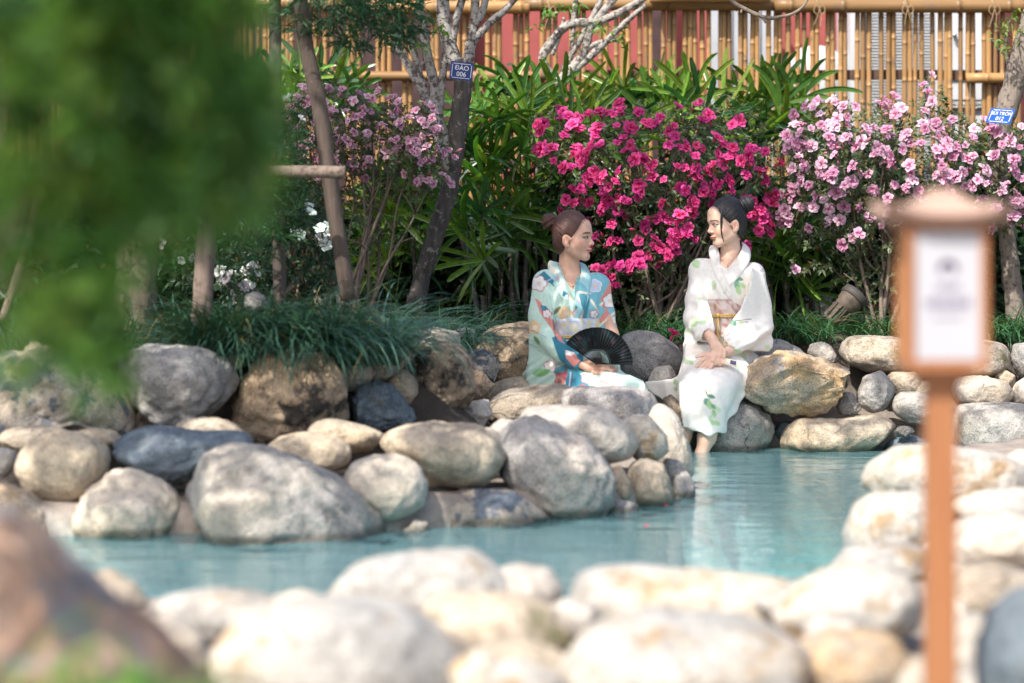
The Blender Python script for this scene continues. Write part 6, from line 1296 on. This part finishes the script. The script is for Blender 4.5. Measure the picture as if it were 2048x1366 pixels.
# ------------------------------------------------------------------ blue name signs
M['sign_blue'] = plain('blue enamel', SR((22, 50, 122)), .4, .06, 20, 0, 0, .5); M['sign_blue2'] = plain('bright blue enamel', SR((28, 92, 186)), .4, .06, 20, 0, 0, .5)
def mesh_text(body, size, mat, name, parent, loc, rot, bold=0.0):
    cu = bpy.data.curves.new('tmp', 'FONT'); cu.body = body; cu.size = size; cu.align_x = 'CENTER'; cu.align_y = 'CENTER'; cu.extrude = .0006; cu.offset = bold
    t = bpy.data.objects.new('tmp', cu); COL.objects.link(t); dg = bpy.context.evaluated_depsgraph_get(); me = bpy.data.meshes.new_from_object(t.evaluated_get(dg)); bpy.data.objects.remove(t)
    me.materials.clear(); me.materials.append(mat); o = link(name, me, parent); o.location = loc; o.rotation_euler = rot; return o
def sign(px, py, d, wpx, hpx, tilt, l1, l2, mat, label, shear=0.0, yaw=0):
    o = Vector(P(px, py, d)); s = empty('name_sign', o, label, 'sign'); s.rotation_euler = (0, tilt, yaw); W, H = wpx * d / FPX, hpx * d / FPX; sh = Matrix(((1, 0, shear), (0, 1, 0), (0, 0, 1)))
    def part(name, boxes, mt):
        b = MB()
        for c, sz in boxes: b.box(sh @ Vector(c), sz, None)
        V = []
        for c, sz in boxes: pass
        b.V = [tuple((v[0] + shear * (v[2] - sum(0 for _ in ())) * 1.0 - shear * 0, v[1], v[2])) for v in [tuple(x) for x in b.V]] if not shear else b.V
        b.build(name, mt, s, False, org=(0, 0, 0))
    if shear:
        V = []; 
        def quadbox(x0, x1, z0, z1, y0, y1): return [(x0 + shear * z0, y0, z0), (x0 + shear * z0, y1, z0), (x0 + shear * z1, y0, z1), (x0 + shear * z1, y1, z1), (x1 + shear * z0, y0, z0), (x1 + shear * z0, y1, z0), (x1 + shear * z1, y0, z1), (x1 + shear * z1, y1, z1)]
    else:
        def quadbox(x0, x1, z0, z1, y0, y1): return [(x0, y0, z0), (x0, y1, z0), (x0, y0, z1), (x0, y1, z1), (x1, y0, z0), (x1, y1, z0), (x1, y0, z1), (x1, y1, z1)]
    QF = [(0, 1, 3, 2), (4, 6, 7, 5), (0, 4, 5, 1), (2, 3, 7, 6), (0, 2, 6, 4), (1, 5, 7, 3)]
    def bx_(name, boxes, mt):
        b = MB()
        for q in boxes: b.add(quadbox(*q), QF)
        b.build(name, mt, s, False, org=(0, 0, 0))
    bx_('plate', [(-W / 2, W / 2, -H / 2, H / 2, -.004, .004)], mat); a, e, t = W * .43, H * .41, .003
    bx_('border', [(-a + .006, a - .006, e - t, e, -.0056, -.0036), (-a + .006, a - .006, -e, -e + t, -.0056, -.0036), (-a, -a + t, -e + .006, e - .006, -.0056, -.0036), (a - t, a, -e + .006, e - .006, -.0056, -.0036)], M['ink_white'])
    rx = (math.pi / 2, 0, 0)
    for body, z in ((l1, H * .15), (l2, -H * .19)):
        tx = mesh_text(body, H * (.36 if len(body) < 5 else .31), M['ink_white'], 'lettering', s, (shear * z, -.0056, z), rx, .0003)
        if shear:
            me = tx.data
            for v in me.vertices: v.co.x += shear * v.co.y
    t = MB(); t.tube([(0, -.012, H * .44), (0, .03, H * .44)], .003, 6); t.tube([(0, -.012, -H * .44), (0, .03, -H * .44)], .003, 6); t.build('screw', plain('rusty screw', (.25, .14, .08), .6), s, org=(0, 0, 0))
sign(923, 142, 12.18, 46, 36, math.radians(6), 'ĐÀO', '006', M['sign_blue'], 'dark blue plate reading ĐÀO 006 fixed to the peach trunk', 0.0, math.radians(4))
sign(2001, 232, 12.42, 48, 30, math.radians(4), 'BÙI TRÒN', '012', M['sign_blue2'], 'bright blue plate reading BÙI TRÒN 012 on the leaning trunk', .33, 0)

# ------------------------------------------------------------------ garden spotlight
so = Vector(P(1672, 655, 12.15)); sl_ = empty('garden_spotlight', so, 'dusty brown garden spotlight aimed up from the soil', 'spotlight')
M['dusty'] = plain('dusty metal', (.12, .095, .075), .8, .4, 25, .2, .2)
ax = Vector((P(1705, 598, 12.24) - P(1660, 645, 12.2))).normalized(); Rq = ax.to_track_quat('Z', 'Y').to_matrix(); c0 = P(1660, 645, 12.2)
t = MB(); t.lathe([(.03, 0), (.038, .015), (.045, .10), (.055, .105), (.055, .13), (.064, .135), (.068, .20), (.060, .202)], 24, c0, Rq); t.build('housing', M['dusty'], sl_)
t = MB(); t.lathe([(.069, .165), (.074, .168), (.074, .205), (.069, .208)], 24, c0, Rq); t.build('rim', plain('dark rim', (.05, .045, .04), .6), sl_)
t = MB(); t.lathe([(.058, .203), (.03, .2055), (.002, .206)], 24, c0, Rq); t.build('lens', plain('lamp glass', (.25, .26, .26), .15), sl_)
for k in range(10):
    a = k * .628; t = MB(); d_ = Rq @ Vector((math.cos(a), math.sin(a), 0)); t.box(c0 + ax * .055 + d_ * .047, (.016, .004, .085), Rq @ Matrix.Rotation(a, 3, 'Z')); t.build('fin', M['dusty'], sl_, False)
t = MB(); t.tube([c0 + ax * .06, c0 + ax * .03 + Vector((0, .02, -.05)), Vector((c0.x, c0.y + .02, GZB - .03))], .012, 8); t.build('stake', M['dusty'], sl_)

# ------------------------------------------------------------------ lantern post near the camera
LDp = 4.2; lx = P(1884, 0, LDp).x; u = LDp / FPX; lo_ = Vector((lx, LDp, .05)); ln = empty('lantern_post', lo_, 'wooden garden lantern with white notice panel on a square post at right', 'lantern')
m, nt, b, out = newmat('orange stained wood'); v = objcoord(nt, False, (60, 60, 5)); n1 = noise(nt, v, 1, 6, .6); L(nt, mixc(nt, ramp(nt, n1, [(.3, (0, 0, 0)), (.7, (1, 1, 1))]), (.26, .10, .038), (.35, .15, .06)), b.inputs['Base Color']); b.inputs['Roughness'].default_value = .55; bump(nt, b, n1, .15, .003); M['lantern_wood'] = m
def zc(py): return P(0, py, LDp).z
def Lbox(name, x0, x1, y0, y1, dz0, dz1, mat='lantern_wood', bev=.002):
    a = MB(); a.box((lx + ((x0 + x1) / 2 - 1884) * u, LDp + (dz0 + dz1) / 2, (zc(y0) + zc(y1)) / 2), ((x1 - x0) * u, dz1 - dz0, abs(zc(y0) - zc(y1)))); o = a.build(name, M[mat], ln, False); md = o.modifiers.new('b', 'BEVEL'); md.width = bev; md.segments = 2; return o
Rb = .067
a = MB(); pw = 29 * u; a.box((lx - 4 * u, LDp, (.05 + zc(762)) / 2), (pw * 2, pw * 2, zc(762) - .05)); o = a.build('post', M['lantern_wood'], ln, False); md = o.modifiers.new('b', 'BEVEL'); md.width = .003; md.segments = 2
Lbox('base_block', 1830, 1932, 738, 764, -.04, .04); Lbox('base_board', 1806, 1962, 718, 739, -.062, .062)
for x0 in (1803, 1948):
    for y0 in (-.062, .05): Lbox('corner_post', x0, x0 + 16, 455, 718, y0, y0 + .0125)
Lbox('top_board', 1803, 1964, 447, 462, -.063, .063)
for s in (-1, 1):
    a = MB(); a.box((lx + s * 74 * u, LDp, (zc(462) + zc(718)) / 2), (.003, .098, zc(462) - zc(718))); a.build('side_panel', plain('amber side panel', (.42, .20, .08), .6, .1), ln, False)
a = MB(); a.box((lx, LDp - .0565, (zc(463) + zc(717)) / 2), (128 * u, .002, zc(463) - zc(717))); a.build('notice_panel', plain('white notice', (.40, .405, .44), .6, .02), ln, False)
a = MB(); a.box((lx, LDp + .0565, (zc(463) + zc(717)) / 2), (128 * u, .002, zc(463) - zc(717))); a.build('notice_panel', plain('white notice back', (.40, .405, .44), .6, .02), ln, False)
inkm = plain('violet grey ink', (.12, .09, .16), .7, .1)
a = MB()                                                    # small printed emblem and three lines of print, too blurred to read
zt = lambda py: zc(py); yy = LDp - .0581
for i in range(7):
    an = math.pi * (i / 6); a.box((lx + .012 * math.cos(an), yy, zt(538) + .012 * math.sin(an)), (.010, .0008, .010))
a.build('printed_emblem', inkm, ln, False)
for py, ww, hh, n in ((572, 50, 13, 5), (604, 90, 18, 8), (632, 60, 5, 9)):
    a = MB()
    for k in range(n): a.box((lx + ((k + .5) / n - .5) * ww * u, yy, zt(py) + (k % 3 - 1) * .0008), (ww / n * .68 * u, .0008, hh * (.75 + .25 * (k % 2)) * u))
    a.build('printed_line', inkm, ln, False)
# curved roof: four-sided with swept eaves
V = []; F = []; nS = 12
prof = [(122, 428, 0), (119, 438, 0), (100, 430, 0), (84, 418, 0), (62, 405, 0), (36, 395, 0), (20, 392, 0), (14, 388, 0)]
def ringpts(hw, py, k=32):
    out = []
    for i in range(k):
        t = i / k * 4; s = int(t); f = t - s; c = [(-1, -1), (1, -1), (1, 1), (-1, 1)]; a_, b2 = c[s], c[(s + 1) % 4]; x_, y_ = a_[0] + (b2[0] - a_[0]) * f, a_[1] + (b2[1] - a_[1]) * f
        corner = (abs(x_) * abs(y_)) ** 3; out.append((lx + x_ * hw * u, LDp + y_ * hw * u * .85, zc(py) + corner * .024 * (hw / 120) ** 3))
    return out
rings = [ringpts(78, 452), ringpts(104, 449), ringpts(122, 437), ringpts(126, 430), ringpts(102, 431), ringpts(80, 422), ringpts(60, 410), ringpts(44, 400), ringpts(34, 394), ringpts(32, 386), ringpts(22, 381), ringpts(8, 378)]
for r in rings: V += r
for i in range(len(rings) - 1):
    for k in range(32): F.append((i * 32 + k, i * 32 + (k + 1) % 32, (i + 1) * 32 + (k + 1) % 32, (i + 1) * 32 + k))
F.append(tuple(reversed(range(32)))); F.append(tuple((len(rings) - 1) * 32 + k for k in range(32)))
o = link('roof', mesh('roof', np.array(V) - np.array(lo_), F, plain('pale terracotta roof', (.36, .24, .19), .7, .1, 12), False), ln)
for body, sz, py in ACTXT: mesh_text(body, sz, M['ink_white'], 'lettering', ac, P(1934, py, 15.818) - Vector(ac.location), (math.pi / 2, 0, 0), .0004)
